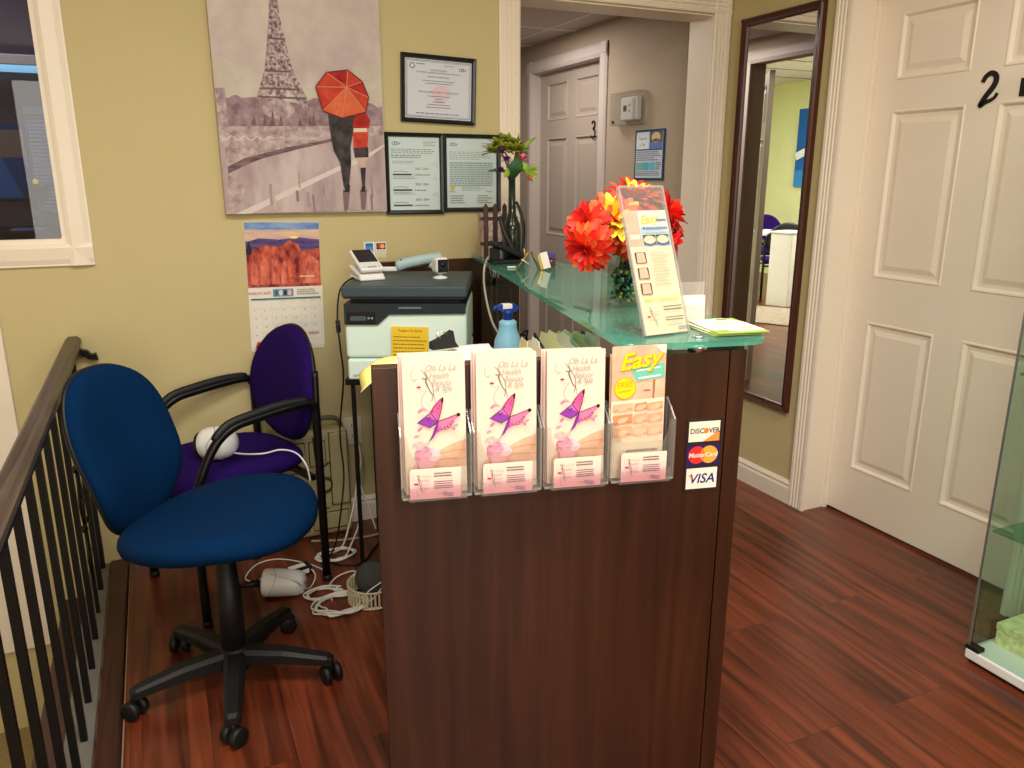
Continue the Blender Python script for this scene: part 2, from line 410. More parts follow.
digit('door_number', TWO, .088, .10, (2.5545, 1.872, 1.622), -90, 'black numeral 2 fixed on the white panelled door')
b = MB(); b.box(0, .05, -.004, 0, 0, .055, M_black, .001)
tag(b.build('door_letter', None, (2.5545, 1.742, 1.641), R(-90)), 'black block mark right of the numeral 2 on the white door', 'letter')
# ------------------------------------------------------------------ hallway
XH = 2.38
b = MB(); y0, y1, zt = 4.055, 4.93, 2.04
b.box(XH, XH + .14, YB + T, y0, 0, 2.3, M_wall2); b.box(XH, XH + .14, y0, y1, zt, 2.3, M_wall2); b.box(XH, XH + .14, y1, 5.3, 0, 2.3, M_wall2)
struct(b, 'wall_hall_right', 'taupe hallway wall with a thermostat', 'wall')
b = MB(); b.box(1.19, 2.52, 5.25, 5.35, 0, 2.3, mat('slate_blue', (92, 100, 116), .8)); struct(b, 'wall_hall_end', 'slate coloured end wall of the hallway', 'wall')  # end wall in one even slate blue
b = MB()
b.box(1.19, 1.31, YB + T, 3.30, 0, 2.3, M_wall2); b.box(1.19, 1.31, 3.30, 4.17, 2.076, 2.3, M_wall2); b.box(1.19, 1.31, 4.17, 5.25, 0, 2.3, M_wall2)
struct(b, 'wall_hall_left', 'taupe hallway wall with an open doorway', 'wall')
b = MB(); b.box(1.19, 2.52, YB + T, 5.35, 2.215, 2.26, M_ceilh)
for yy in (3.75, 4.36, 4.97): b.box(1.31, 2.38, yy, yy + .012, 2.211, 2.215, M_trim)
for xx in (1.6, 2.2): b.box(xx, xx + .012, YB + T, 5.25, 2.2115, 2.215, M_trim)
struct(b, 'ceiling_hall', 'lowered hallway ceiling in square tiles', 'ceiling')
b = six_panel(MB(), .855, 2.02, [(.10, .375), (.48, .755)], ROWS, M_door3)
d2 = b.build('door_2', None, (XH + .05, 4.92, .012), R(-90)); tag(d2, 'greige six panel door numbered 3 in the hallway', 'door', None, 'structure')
b = MB(); b.ball((.79, -.05, .96), .026, M_chrome); b.cyl((.79, 0, .96), (.79, -.04, .96), .01, M_chrome); b.build('door_knob', d2)
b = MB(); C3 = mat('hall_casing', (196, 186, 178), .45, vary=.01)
pr = [(0, 0), (0, .012), (.02, .02), (.06, .016), (.075, .008), (.075, 0)]
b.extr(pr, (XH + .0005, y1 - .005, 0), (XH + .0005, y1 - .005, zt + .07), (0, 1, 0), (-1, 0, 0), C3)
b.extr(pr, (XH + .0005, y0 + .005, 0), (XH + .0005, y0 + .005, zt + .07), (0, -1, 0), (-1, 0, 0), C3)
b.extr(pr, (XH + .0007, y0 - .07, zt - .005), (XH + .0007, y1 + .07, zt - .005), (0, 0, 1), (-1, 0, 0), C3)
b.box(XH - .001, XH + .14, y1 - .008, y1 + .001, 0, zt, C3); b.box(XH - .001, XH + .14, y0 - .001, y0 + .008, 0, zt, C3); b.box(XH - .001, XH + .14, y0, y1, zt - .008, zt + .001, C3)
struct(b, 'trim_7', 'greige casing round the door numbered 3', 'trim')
THREE = [(.02, .86), (.14, .98), (.32, .96), (.4, .82), (.34, .66), (.2, .56), (.36, .48), (.44, .3), (.36, .1), (.18, 0), (.02, .08), (.0, .2)]
digit('door_number', THREE, .06, .095, (XH + .0495, 4.235, 1.61), -90, 'black numeral 3 on the hallway door')
b = MB(); b.extr(pr, (1.3105, 4.165, 0), (1.3105, 4.165, 2.14), (0, 1, 0), (1, 0, 0), C3); b.extr(pr, (1.3105, 3.305, 0), (1.3105, 3.305, 2.14), (0, -1, 0), (1, 0, 0), C3)
b.extr(pr, (1.3107, 3.235, 2.07), (1.3107, 4.235, 2.07), (0, 0, 1), (1, 0, 0), C3)
struct(b, 'trim_8', 'greige casing of the open doorway across the hallway', 'trim')
b = six_panel(MB(), .84, 2.03, [(.10, .37), (.47, .74)], ROWS, mat('door_cream', (226, 218, 200), .5, vary=.01))
d3 = b.build('door_3', None, (1.17, 4.155, .012), R(125)); tag(d3, 'cream door standing open into the green room', 'door', None, 'structure')
b = MB(); b.ball((.79, -.05, .96), .026, M_chrome); b.cyl((.79, 0, .96), (.79, -.04, .96), .01, M_chrome); b.build('door_knob', d3)
# thermostat and notice
t = thing('thermostat', 'white thermostat under a clear locking cover on the taupe wall', 'thermostat', (XH - .0005, 3.85, 1.655), R(-90))
b = MB(); b.box(.055, .215, -.03, 0, .025, .14, M_white, .006); b.box(.175, .2, -.034, -.028, .03, .135, mat('thermo_grey', (196, 190, 184), .5), .002); b.build('body', t)
b = MB(); b.box(.085, .115, -.0315, -.0295, .07, .10, M_black); b.build('display', t)
b = MB()
for q in (.095, .065): b.box(.14, .15, -.033, -.029, q, q + .01, mat('thermo_btn', (150, 140, 140), .5), .001)
b.build('button', t)
b = MB(); b.M = Matrix(); cv = M_acryl
for args in [(0, .262, -.062, -.058, 0, .165), (0, .004, -.058, 0, 0, .165), (.258, .262, -.058, 0, 0, .165), (0, .262, -.058, 0, 0, .004), (0, .262, -.058, 0, .161, .165)]: b.box(*args, cv, .001)
b.build('cover', t)
b = MB(); b.cyl((.04, -.062, .018), (.04, -.068, .018), .009, M_black); b.build('lock', t)
b = MB(); w, h = .265, .25
b.M = Matrix(); b.box(0, w, -.006, 0, 0, h, flat((38, 62, 96)), .001); b.M = Matrix.Translation((0, -.0062, 0))
b.rect2(.012, w - .012, .01, h - .01, flat((196, 208, 222))); b.rect2(.016, .125, .155, .238, flat((214, 226, 230)))
b.text2('Travel on', .07, .2, .02, flat((40, 44, 60)), shear=.2); b.text2("a Trip", .07, .17, .02, flat((40, 44, 60)), shear=.2)
b.rect2(.135, .25, .155, .24, flat((84, 92, 104))); b.ell2(.192, .21, .04, .026, flat((214, 186, 140))); b.rect2(.14, .246, .158, .185, flat((96, 124, 190))); b.ell2(.192, .196, .03, .008, flat((120, 84, 70)))
b.rect2(.016, .25, .148, .154, flat((44, 70, 120))); b.lines(.02, .248, .095, .145, 5, flat((110, 116, 132)), .45)
b.rect2(.02, .075, .05, .088, flat((126, 182, 150))); b.rect2(.08, .135, .05, .088, flat((92, 172, 200))); b.rect2(.14, .19, .05, .088, flat((104, 186, 214))); b.lines(.2, .248, .05, .09, 4, flat((90, 100, 130)), .5)
b.lines(.02, .248, .02, .045, 3, flat((110, 116, 132)), .4)
o = b.build('notice', None, (XH - .0005, 3.675, 1.375), R(-90)); tag(o, 'small blue bordered notice below the thermostat', 'notice')
# ------------------------------------------------------------------ office behind the window, its contents added in place of reflections in the pane
M_off = mat('office_wall', (110, 96, 104), .85)
b = MB(); b.box(-1.75, .86, 3.95, 4.05, 0, 2.62, M_off); struct(b, 'wall_office_back', 'dusky wall of the office behind the window', 'wall')
b = MB(); b.box(.75, .86, YB + T, 3.95, 0, 2.62, M_off); struct(b, 'wall_office_side', 'side wall of the office', 'wall')
b = MB(); b.box(-1.85, -1.75, YB, 4.05, 0, 2.62, M_off); struct(b, 'wall_office_end', 'end wall of the office', 'wall')
b = MB(); b.box(-1.75, .86, YB + T, 4.05, 2.3, 2.35, M_off); struct(b, 'ceiling_office', 'dark office ceiling', 'ceiling')
b = MB(); z0, z1, x0, x1 = 1.178, 1.98, -1.25, -.262
pw = [(0, 0), (0, .018), (.012, .022), (.05, .018), (.066, .012), (.072, .012), (.072, 0)]
b.extr(pw, (x1, YB - .0005, z0 - .072), (x1, YB - .0005, z1 + .072), (1, 0, 0), (0, -1, 0), M_trim)
b.extr(pw, (x0, YB - .0005, z0 - .072), (x0, YB - .0005, z1 + .072), (-1, 0, 0), (0, -1, 0), M_trim)
b.extr(pw, (x0 - .07, YB - .0007, z0), (x1 + .0715, YB - .0007, z0), (0, 0, -1), (0, -1, 0), M_trim)
b.extr(pw, (x0 - .07, YB - .0007, z1), (x1 + .0715, YB - .0007, z1), (0, 0, 1), (0, -1, 0), M_trim)
w1 = b.build('window_1'); tag(w1, 'white framed interior window looking into a dark office', 'window', None, 'structure')
b = MB()
for args in [(x0, x0 + .014, z0, z1), (x1 - .014, x1, z0, z1), (x0, x1, z0, z0 + .014), (x0, x1, z1 - .014, z1)]: b.box(args[0] - .003, args[1] + .003, YB - .004, YB + .03, args[2] - .003, args[3] + .003, M_trim, .001)
b.box(x0, x0 + .003, YB + .03, YB + T, z0, z1, M_trim); b.box(x1 - .003, x1, YB + .03, YB + T, z0, z1, M_trim); b.box(x0, x1, YB + .03, YB + T, z0, z0 + .003, M_trim)
b.box(x1 - .02, x1 + .0005, YB - .0045, YB + .03, z0 - .0005, z0 + .02, M_trim); b.build('sash', w1)
b = MB(); b.box(x0 + .01, x1 - .01, YB + .008, YB + .013, z0 + .01, z1 - .01, M_pane); b.build('pane', w1)
t = thing('tube_standin', 'glowing blue white tube standing in for a light reflected in the window', 'light', (-.9, 3.82, 1.79))  # added in place of a ceiling tube mirrored in the pane
b = MB(); b.box(-.3, .58, 0, .06, .03, .07, M_trim, .004); b.build('housing', t)
b = MB(); b.cyl((-.29, .02, .018), (.57, .02, .018), .014, mat('tube_glow', (150, 205, 235), .4, vary=0, emit=1.4)); b.build('tube', t)
t = thing('blind_standin', 'pale blue slatted blind standing in for one reflected in the window', 'blind', (-.425, 3.93, 1.24))  # added in place of a blind mirrored in the pane
b = MB(); b.box(-.01, .145, -.03, .0, .4, .43, mat('blind_rail', (120, 130, 160), .6), .004); b.build('headrail', t)
b = MB(); ms = mat('blind_slat', (168, 180, 216), .6)
for i in range(26): b.add([(0, -.022, .012 + i * .015), (.135, -.022, .012 + i * .015), (.135, -.006, .024 + i * .015), (0, -.006, .024 + i * .015)], [(0, 1, 2, 3)], ms)
b.build('slats', t)
b = MB(); b.box(0, .16, 0, .012, 0, .3, flat((52, 84, 140)), .002); b.M = Matrix.Translation((0, -.0005, 0)); b.poly2([(.0, .01), (.12, .01), (.03, .26)], flat((60, 120, 190))); b.rect2(.05, .15, .17, .28, flat((150, 128, 116)))
tag(b.build('poster_standin', None, (-.60, 3.93, 1.30)), 'blue and beige panel standing in for shapes reflected in the window', 'poster')
t = thing('plant_standin', 'leafy green plant with a glowing yellow bloom standing in for window reflections', 'plant', (-.405, 3.74, 1.2))
b = MB(); b.lathe([(.02, 0), (.03, .06)], mat('office_pot', (60, 60, 70), .6), 12); b.build('pot', t)
b = MB()
for i in range(16):
    a = i * 2.4; p = Vector((cos(a) * .045, sin(a) * .03, .13 + .05 * random.random())); q = Vector((-sin(a), cos(a), 0)) * .014
    b.add([(0, 0, .06), p * .6 + q + Vector((0, 0, .05)), p, p * .6 - q + Vector((0, 0, .05))], [(0, 1, 2, 3)], mat('office_leaf', (70, 100, 40), .6))
b.build('foliage', t)
b = MB(); b.ball((.0, -.03, .175), .011, mat('bloom_glow', (236, 206, 90), .5, emit=.5)); b.build('bloom', t)  # bloom glows in place of a lamp reflected in the glass
b = MB(); b.box(-1.2, -.27, 3.55, 3.92, 1.16, 1.19, mat('office_shelf', (44, 36, 40), .6), .003); b.box(-1.2, -.27, 3.9, 3.945, .9, 1.16, M_black)
tag(b.build('counter_standin'), 'dark counter standing in for the dim lower reflection in the window', 'counter')
b = MB(); b.box(0, .11, 0, .12, 0, .006, mat('paper_standin', (130, 150, 190), .7), .001)
tag(b.build('paper_standin', None, (-.50, 3.58, 1.1905)), 'pale sheet standing in for a bright strip reflected in the window', 'paper')
# ------------------------------------------------------------------ green room reflected in the mirror
b = MB(); b.box(-3.5, -3.35, 4.05, 9.9, 0, 2.65, M_green); struct(b, 'wall_room_west', 'pale green wall of the far room', 'wall')
b = MB(); b.box(-3.5, 1.31, 9.8, 9.9, 0, 2.65, M_green); struct(b, 'wall_room_north', 'pale green end wall of the far room', 'wall')
b = MB(); b.box(-3.5, -1.75, 3.95, 4.05, 0, 2.65, M_green); struct(b, 'wall_room_south', 'pale green near wall of the far room', 'wall')
b = MB(); b.box(1.19, 1.31, 5.35, 9.8, 0, 2.65, M_green); struct(b, 'wall_room_east', 'pale green east wall of the far room', 'wall')
b = MB(); b.box(-3.5, 1.19, YB + T, 9.9, 2.62, 2.7, M_ceil)
for yy in range(8): b.box(-3.35, 1.19, 4.1 + yy * .61, 4.115 + yy * .61, 2.615, 2.62, M_grey)
struct(b, 'ceiling_room', 'white tiled ceiling of the far room', 'ceiling')
t = thing('reception_counter', 'small white counter reflected in the mirror', 'counter', (-1.36, 6.6, 0), R(-18))
b = MB(); b.box(-.3, .02, -.11, .14, 0, .79, M_white, .006); b.build('cabinet', t)
b = MB(); b.box(-.31, .03, -.12, .15, .79, .81, M_white, .004); b.build('top', t)
t = thing('work_table', 'white topped table reflected behind the small white counter', 'table', (-2.1, 7.5, 0), R(40))
b = MB(); b.box(-.7, .7, -.3, .3, .70, .74, M_white, .008); b.build('table_top', t)
for q in ((-.65, -.26), (.65, -.26), (-.65, .26), (.65, .26)):
    b = MB(); b.box(q[0] - .015, q[0] + .015, q[1] - .015, q[1] + .015, 0, .7, M_blackm); b.build('leg', t)
b = MB(); b.box(-.9, .9, -.5, .5, 0, .008, mat('rug_pile', (150, 138, 122), .95, vary=.35, vscale=60, bump=.5), .003)
tag(b.build('rug', None, (-.95, 6.05, .001), R(60)), 'mottled beige rug reflected in the mirror', 'rug')
b = MB(); b.box(0, 1.3, -.03, 0, 0, 1.02, flat((26, 96, 178)), .004); b.M = Matrix.Translation((0, -.0305, 0))
b.line2([(0, .28), (.2, .36), (.45, .28), (.9, .5), (1.3, .4)], .1, flat((226, 232, 236)), 5); b.ell2(.32, .55, .14, .2, flat((172, 120, 96))); b.ell2(.42, .46, .1, .12, flat((70, 60, 110))); b.rect2(0, 1.3, 0, .22, flat((52, 136, 206)))
tag(b.build('wall_canvas', None, (-3.349, 7.3, 1.24), R(90)), 'blue wall canvas reflected at the mirror edge', 'picture')
# ------------------------------------------------------------------ tall mirror
t = thing('tall_mirror', 'tall mahogany framed mirror on the wall between hallway and white door', 'mirror', (XR - .0005, 2.926, .405), R(-90))
w, h, f = .463, 1.64, .034
pm = [(0, 0), (0, .022), (.006, .028), (.018, .022), (.03, .02), (f, .012), (f, 0)]
b = MB()
b.extr(pm, (0, 0, 0), (0, 0, h), (1, 0, 0), (0, -1, 0), M_mahog); b.extr(pm, (w, 0, 0), (w, 0, h), (-1, 0, 0), (0, -1, 0), M_mahog)
b.extr(pm, (.0005, 0, 0), (w - .0005, 0, 0), (0, 0, 1), (0, -1, 0), M_mahog); b.extr(pm, (.0005, 0, h), (w - .0005, 0, h), (0, 0, -1), (0, -1, 0), M_mahog)
b.build('frame', t)
M_mirror = mat('mirror_silver', (226, 224, 220), .01, metal=1, vary=0)
b = MB(); b.box(f - .004, w - f + .004, -.011, -.004, f - .004, h - f + .004, M_mirror); b.build('mirror_glass', t)
# ------------------------------------------------------------------ wall art
M_edge = mat('canvas_edge', (196, 184, 178), .85, bump=.3, bscale=400)
def cloud_mat(name, a, c, scale, stretch=None, d=4):
    m = bpy.data.materials.new(name); m.use_nodes = True; nt = m.node_tree; bs = nt.nodes['Principled BSDF']
    tc = nt.nodes.new('ShaderNodeTexCoord'); mp = nt.nodes.new('ShaderNodeMapping'); n = nt.nodes.new('ShaderNodeTexNoise'); r = nt.nodes.new('ShaderNodeValToRGB')
    if stretch: mp.inputs['Scale'].default_value = stretch
    n.inputs['Scale'].default_value = scale; n.inputs['Detail'].default_value = d; n.inputs['Roughness'].default_value = .65
    r.color_ramp.elements[0].position = .35; r.color_ramp.elements[1].position = .66
    r.color_ramp.elements[0].color = lin(a); r.color_ramp.elements[1].color = lin(c)
    nt.links.new(tc.outputs['Object'], mp.inputs[0]); nt.links.new(mp.outputs[0], n.inputs['Vector']); nt.links.new(n.outputs['Fac'], r.inputs['Fac']); nt.links.new(r.outputs['Color'], bs.inputs['Base Color'])
    bs.inputs['Roughness'].default_value = .8; bs.inputs['Specular IOR Level'].default_value = .2
    return m
sky = cloud_mat('painted_sky', (190, 172, 172), (220, 208, 198), 3.2)
cream = cloud_mat('painted_cloud', (192, 178, 168), (208, 200, 186), 6)
trees = cloud_mat('painted_trees', (128, 102, 112), (176, 152, 156), 26)
iron = cloud_mat('painted_lattice', (104, 82, 92), (206, 188, 186), 95, d=2)
street = cloud_mat('painted_street', (160, 138, 142), (206, 190, 188), 7, (1, 1, .35))
wallp = cloud_mat('painted_parapet', (150, 124, 130), (206, 190, 186), 34)
darkp = cloud_mat('painted_kerb', (92, 70, 78), (142, 116, 122), 18, (1, 1, 4))
coat = cloud_mat('painted_coat', (44, 40, 44), (86, 78, 78), 20)
redA = cloud_mat('painted_red', (178, 52, 40), (214, 84, 60), 18); redB = cloud_mat('painted_scarlet', (150, 34, 32), (190, 60, 48), 18); redC = cloud_mat('painted_coral', (206, 92, 60), (226, 120, 78), 18)
PW, PH = .585, .86
b = MB(); b.box(0, PW, 0, .03, 0, PH, M_edge, .002); b.M = Matrix.Translation((0, -.0003, 0))
def A(x, y):
    return (min(PW - .0008, max(.0008, (x - 55 - 80 * y / 745) / (600 - 45 * y / 745) * PW)), min(PH - .001, max(.001, .715 * (1 - y / 745))))
def ap(pts, m): b.poly2([A(*p) for p in pts], m)
b.rect2(.0005, PW - .0005, .0005, PH - .0005, sky)
def puff(u, v, a, c, m): b.poly2([(min(PW - .001, max(.001, u + a * cos(q) * (1 + .08 * sin(7 * q)))), v + c * sin(q) * (1 + .08 * sin(5 * q))) for q in [2 * pi * i / 30 for i in range(30)]], m)
for cx, cy, a, c in [(110, 260, 60, 55), (175, 285, 65, 60), (240, 290, 60, 40), (100, 310, 60, 50), (620, 230, 60, 55), (650, 290, 60, 80), (600, 320, 50, 50), (170, 330, 110, 40), (400, 330, 60, 36)]:
    u, v = A(cx, cy); puff(u, v, a * PW / 590, c * .715 / 745, cream)
ap([(85, 330), (85, 440), (680, 440), (668, 350), (600, 365), (430, 330), (380, 350), (230, 330), (140, 340)], trees)
for cx, cy, a, c in [(160, 370, 40, 40), (220, 385, 40, 40), (430, 370, 50, 40), (620, 380, 50, 40), (380, 390, 40, 40)]:
    u, v = A(cx, cy); puff(u, v, a * PW / 590, c * .715 / 745, trees)
ap([(88, 305), (122, 305), (134, 440), (104, 440)], wallp)
ap([(262, -130), (272, -130), (300, 60), (318, 130), (345, 230), (410, 358), (385, 366), (330, 300), (318, 345), (290, 345), (286, 300), (262, 340), (224, 338), (250, 240), (258, 130), (262, 60)], iron)
for x0, x1, y in [(252, 340, 240), (262, 318, 130), (240, 372, 300), (232, 395, 330)]: b.line2([A(x0, y), A(x1, y)], .006, flat((112, 90, 98)))
u, v = A(300, 372); b.ell2(u, v, .055, .032, wallp)
for x in (218, 254, 280, 308, 374, 408, 420): ap([(x - 9, 432), (x, 372 + (x % 5) * 6), (x + 9, 432)], darkp)
ap([(102, 436), (690, 420), (690, 475), (560, 480), (105, 500)], wallp)
for i in range(9): b.line2([A(108 + i * 42, 468), A(126 + i * 42, 482), A(146 + i * 42, 466)], .004, flat((216, 204, 200)), 3)
ap([(110, 500), (330, 470), (690, 455), (690, 738), (135, 745)], street)
ap([(122, 488), (350, 478), (440, 478), (230, 545), (135, 570)], wallp)
ap([(136, 575), (190, 545), (330, 505), (480, 472), (500, 478), (380, 508), (250, 545), (210, 562), (138, 600)], darkp)
ap([(138, 605), (190, 630), (195, 690), (136, 735)], wallp)
ap([(165, 744), (560, 548), (590, 540), (692, 488), (692, 494), (600, 556), (520, 585), (215, 744)], flat((218, 206, 200)))
for i in range(16):
    x = 240 + random.random() * 420; y = 580 + random.random() * 120; u, v = A(x, y)
    b.line2([(u, v), (u + .004 * random.random(), max(.002, v - .03 - .05 * random.random()))], .003 + .008 * random.random(), random.choice([flat((170, 148, 152)), flat((196, 180, 178)), flat((146, 122, 128))]))
for dx in (538, 600): ap([(dx - 12, 660), (dx + 14, 660), (dx + 8, 735), (dx - 6, 735)], flat((126, 104, 110)))
ap([(470, 385), (560, 378), (570, 400), (552, 500), (555, 560), (548, 655), (530, 655), (515, 560), (492, 515), (482, 470)], coat)
ap([(540, 640), (552, 642), (550, 670), (530, 668)], M_black)
ap([(578, 375), (606, 372), (622, 400), (618, 430), (562, 440), (560, 400)], redB); ap([(560, 440), (616, 440), (614, 500), (562, 506)], redA); ap([(562, 432), (610, 430), (612, 444), (562, 446)], flat((226, 206, 190)))
ap([(562, 504), (616, 500), (618, 538), (568, 540)], coat); ap([(572, 540), (608, 538), (606, 580), (590, 582)], flat((206, 176, 164))); ap([(588, 578), (608, 576), (606, 650), (596, 652)], coat); ap([(594, 648), (608, 648), (606, 668), (592, 668)], M_black)
c = (535, 285)
rim = [(425, 288), (462, 236), (538, 224), (592, 262), (616, 318), (606, 372), (520, 396), (452, 372)]
for i in range(8): ap([c, rim[i], rim[(i + 1) % 8]], [redA, redB, redA, redB, redA, redC, redC, redA][i])
for p in rim: b.line2([A(*c), A(*p)], .003, flat((222, 128, 104)))
b.line2([A(*p) for p in rim + rim[:1]], .004, flat((120, 34, 30)))
o = b.build('wall_art', None, (.242, YB - .031, 1.265)); tag(o, 'large unframed canvas of a couple under a red umbrella by a tower', 'picture')
# calendar
b = MB(); CW, CH = .268, .468
b.box(0, CW, -.002, .002, .228, CH, M_paper); b.box(.002, CW + .004, -.004, .001, .0, .229, M_paper); b.box(.0, CW + .002, -.0015, .0, -.012, .228, M_paper)
b.M = Matrix.Translation((0, -.0043, 0))
b.rect2(.001, CW - .001, .229, CH - .001, cloud_mat('print_sky', (70, 120, 196), (150, 176, 214), 9, (1, 1, 3)))
b.rect2(.001, CW - .001, .40, .44, cloud_mat('print_dawn', (206, 170, 176), (236, 206, 150), 9, (.6, 1, 4)))
b.poly2([(.001, .395), (.05, .41), (.12, .404), (.19, .412), (.267, .403), (.267, .36), (.001, .36)], cloud_mat('print_hills', (72, 62, 110), (112, 92, 140), 14, (1, 1, 5)))
b.ell2(.175, .412, .016, .005, flat((255, 226, 150)))
rk = cloud_mat('print_rocks', (116, 40, 52), (232, 112, 84), 36, (1, 1, .55)); rk2 = cloud_mat('print_rocks_light', (176, 70, 66), (240, 140, 110), 44, (1, 1, .5))
b.poly2([(.001, .36), (.03, .372), (.07, .385), (.12, .378), (.16, .402), (.19, .385), (.2, .36), (.24, .368), (.267, .372), (.267, .23), (.001, .23)], rk)
for x0, w0, t0 in [(.01, .03, .325), (.045, .035, .335), (.085, .03, .34), (.12, .03, .33), (.205, .05, .345), (.2, .025, .31), (.24, .025, .33)]:
    b.poly2([(x0, .24), (x0 + w0, .24), (x0 + w0 * .85, t0 - .01), (x0 + w0 * .5, t0), (x0 + w0 * .15, t0 - .015)], rk2)
b.poly2([(.001, .365), (.012, .4), (.022, .37), (.02, .35), (.001, .35)], flat((34, 40, 44)))
b.lines(.19, .262, .262, .272, 1, flat((230, 220, 214)), .5)
g = flat((30, 110, 108)); b.M = Matrix.Translation((0, -.0062, 0))
b.text2('MARCH 2023', .04, .204, .014, flat((190, 70, 80))); b.rect2(.088, .162, .195, .222, flat((120, 150, 176)))
for i, cc in enumerate([(40, 120, 140), (220, 224, 228), (60, 60, 80), (236, 190, 190)]): b.ell2(.1 + .016 * i, .208, .007, .011, flat(cc))
b.lines(.175, .262, .198, .222, 3, flat((120, 140, 140)), .35); b.rect2(.008, .262, .184, .189, g)
for i in range(8): b.line2([(.008 + i * .0363, .03), (.008 + i * .0363, .184)], .0006, flat((190, 204, 204)))
for j in range(6): b.line2([(.008, .03 + j * .0308), (.262, .03 + j * .0308)], .0006, flat((190, 204, 204)))
for j in range(5):
    for i in range(7):
        n = j * 7 + i - 2
        if 1 <= n <= 31: b.text2(str(n), .016 + i * .0363, .172 - j * .0308, .0085, flat((110, 120, 124)), 'LEFT')
b.rect2(.21, .25, .05, .054, flat((200, 80, 90))); b.poly2([(.012, .0), (.03, .0), (.034, .026), (.02, .026)], flat((196, 60, 50))); b.lines(.05, .25, .002, .022, 2, flat((160, 170, 170)), .3)
o = b.build('wall_calendar', None, (.292, YB - .002, .768), (0, R(1.2), 0)); tag(o, 'wall calendar with a red canyon photo above a March page', 'calendar')
# certificates
def seal(b, u, v, r, m): b.ell2(u, v, r, r, m, 16); b.ell2(u, v, r * .6, r * .6, flat((226, 226, 226)), 12)
def logo(b, u, v, s):
    k = flat((70, 74, 80))
    for i in range(2): 
        b.line2([(u + i * s * .62 + s * .4 * cos(a * .52), v + s * .4 * sin(a * .52)) for a in range(13)], s * .13, k)
    b.text2('br', u + s * 1.45, v - s * .35, s * 1.3, k)
def certificate(name, w, h, loc, rot, label, kind):
    t = thing(name, label, 'certificate', loc, (0, R(rot), 0), 'framed certificates on the back wall')
    b = MB(); f = .016; p = [(0, 0), (0, .016), (.004, .019), (f * .8, .016), (f, .010), (f, 0)]; mk = mat('frame_black', (20, 26, 28), .3, vary=.05)
    b.extr(p, (0, 0, 0), (0, 0, h), (1, 0, 0), (0, -1, 0), mk); b.extr(p, (w, 0, 0), (w, 0, h), (-1, 0, 0), (0, -1, 0), mk)
    b.extr(p, (.0004, 0, 0), (w - .0004, 0, 0), (0, 0, 1), (0, -1, 0), mk); b.extr(p, (.0004, 0, h), (w - .0004, 0, h), (0, 0, -1), (0, -1, 0), mk); b.build('frame', t)
    b = MB(); b.box(f - .003, w - f + .003, -.006, -.001, f - .003, h - f + .003, M_paper); b.M = Matrix.Translation((0, -.0061, 0))
    k = flat((70, 76, 84)); L = flat((120, 128, 136))
    if kind == 0:
        b.rect2(f, w - f, f, h - f, flat((214, 216, 226)))
        for q, ww in ((.005, .002), (.009, .0012)):
            b.line2([(f + q, f + q), (w - f - q, f + q), (w - f - q, h - f - q), (f + q, h - f - q), (f + q, f + q)], ww, flat((70, 84, 100)))
        seal(b, .045, h - .042, .011, flat((120, 140, 170))); logo(b, w - .062, h - .045, .013); b.lines(.06, .11, h - .038, h - .03, 1, L); b.lines(.17, .22, h - .038, h - .032, 1, L)
        b.text2('STATE OF FLORIDA', w / 2, h - .056, .0075, k); b.text2('DEPARTMENT OF BUSINESS AND PROFESSIONAL REGULATION', w / 2, h - .065, .0062, k)
        b.text2('BOARD OF COSMETOLOGY', w / 2, h - .08, .007, k)
        for i, wd in enumerate((.13, .11)): b.line2([(w / 2 - wd / 2, h - .092 - i * .009), (w / 2 + wd / 2, h - .092 - i * .009)], .002, L)
        b.ell2(w / 2 + .01, h - .135, .035, .03, flat((222, 196, 208))); b.text2('OH LA LA HEALTH BEAUTY AND SPA, INC', w / 2, h - .135, .0085, k)
        for i, wd in enumerate((.09, .03, .05, .09, .1)): b.line2([(w / 2 - wd / 2, h - .147 - i * .01), (w / 2 + wd / 2, h - .147 - i * .01)], .0022, flat((176, 120, 136)) if i > 2 else L)
        b.lines(.06, w - .06, .03, .04, 1, L, .3)
    else:
        b.rect2(f, w - f, f, h - f, flat((206, 222, 222))); logo(b, .036, h - .04, .014)
        b.lines(w - .08, w - .025, h - .05, h - .03, 3, L, .35)
        if kind == 1:
            b.lines(.025, w - .03, h - .078, h - .058, 3, L, .35); b.lines(.025, w - .05, h - .095, h - .08, 2, L, .45)
            for j in range(3):
                yy = h - .115 - j * .058
                b.lines(.03, w * .55, yy, yy + .012, 2, L, .3); b.text2('2022 - 2024', w * .62, yy - .022, .011, k); b.line2([(.03, yy - .03), (.06, yy - .027), (.09, yy - .031)], .0012, k)
                b.rect2(.03, .105, yy - .043, yy - .037, k); b.lines(.115, w - .05, yy - .045, yy - .037, 1, L, .4); b.line2([(w - .05, yy - .004), (w - .03, yy + .006), (w - .025, yy - .008)], .001, L)
        else:
            b.lines(.028, w - .03, h - .098, h - .065, 5, L, .25); b.rect2(.028, w - .03, h - .2, h - .105, flat((184, 204, 206))); b.lines(.03, w - .032, h - .2, h - .106, 11, flat((130, 146, 150)), .35, .05); b.line2([(w * .5, h - .2), (w * .5, h - .105)], .001, L)
            b.ell2(.04, .095, .01, .011, flat((206, 190, 96))); b.text2('HALSEY', .04, .076, .007, k); b.text2('MELANIE', w - .05, .076, .007, k); b.lines(.08, w - .06, .08, .098, 3, L, .3)
            b.lines(.03, .1, .03, .066, 4, L, .4); b.lines(w - .1, w - .035, .03, .066, 4, L, .4)
    b.build('document', t)
certificate('framed_certificate', .30, .245, (.902, YB - .0005, 1.597), 1.8, 'upper black framed certificate, wide, above the other two', 0)
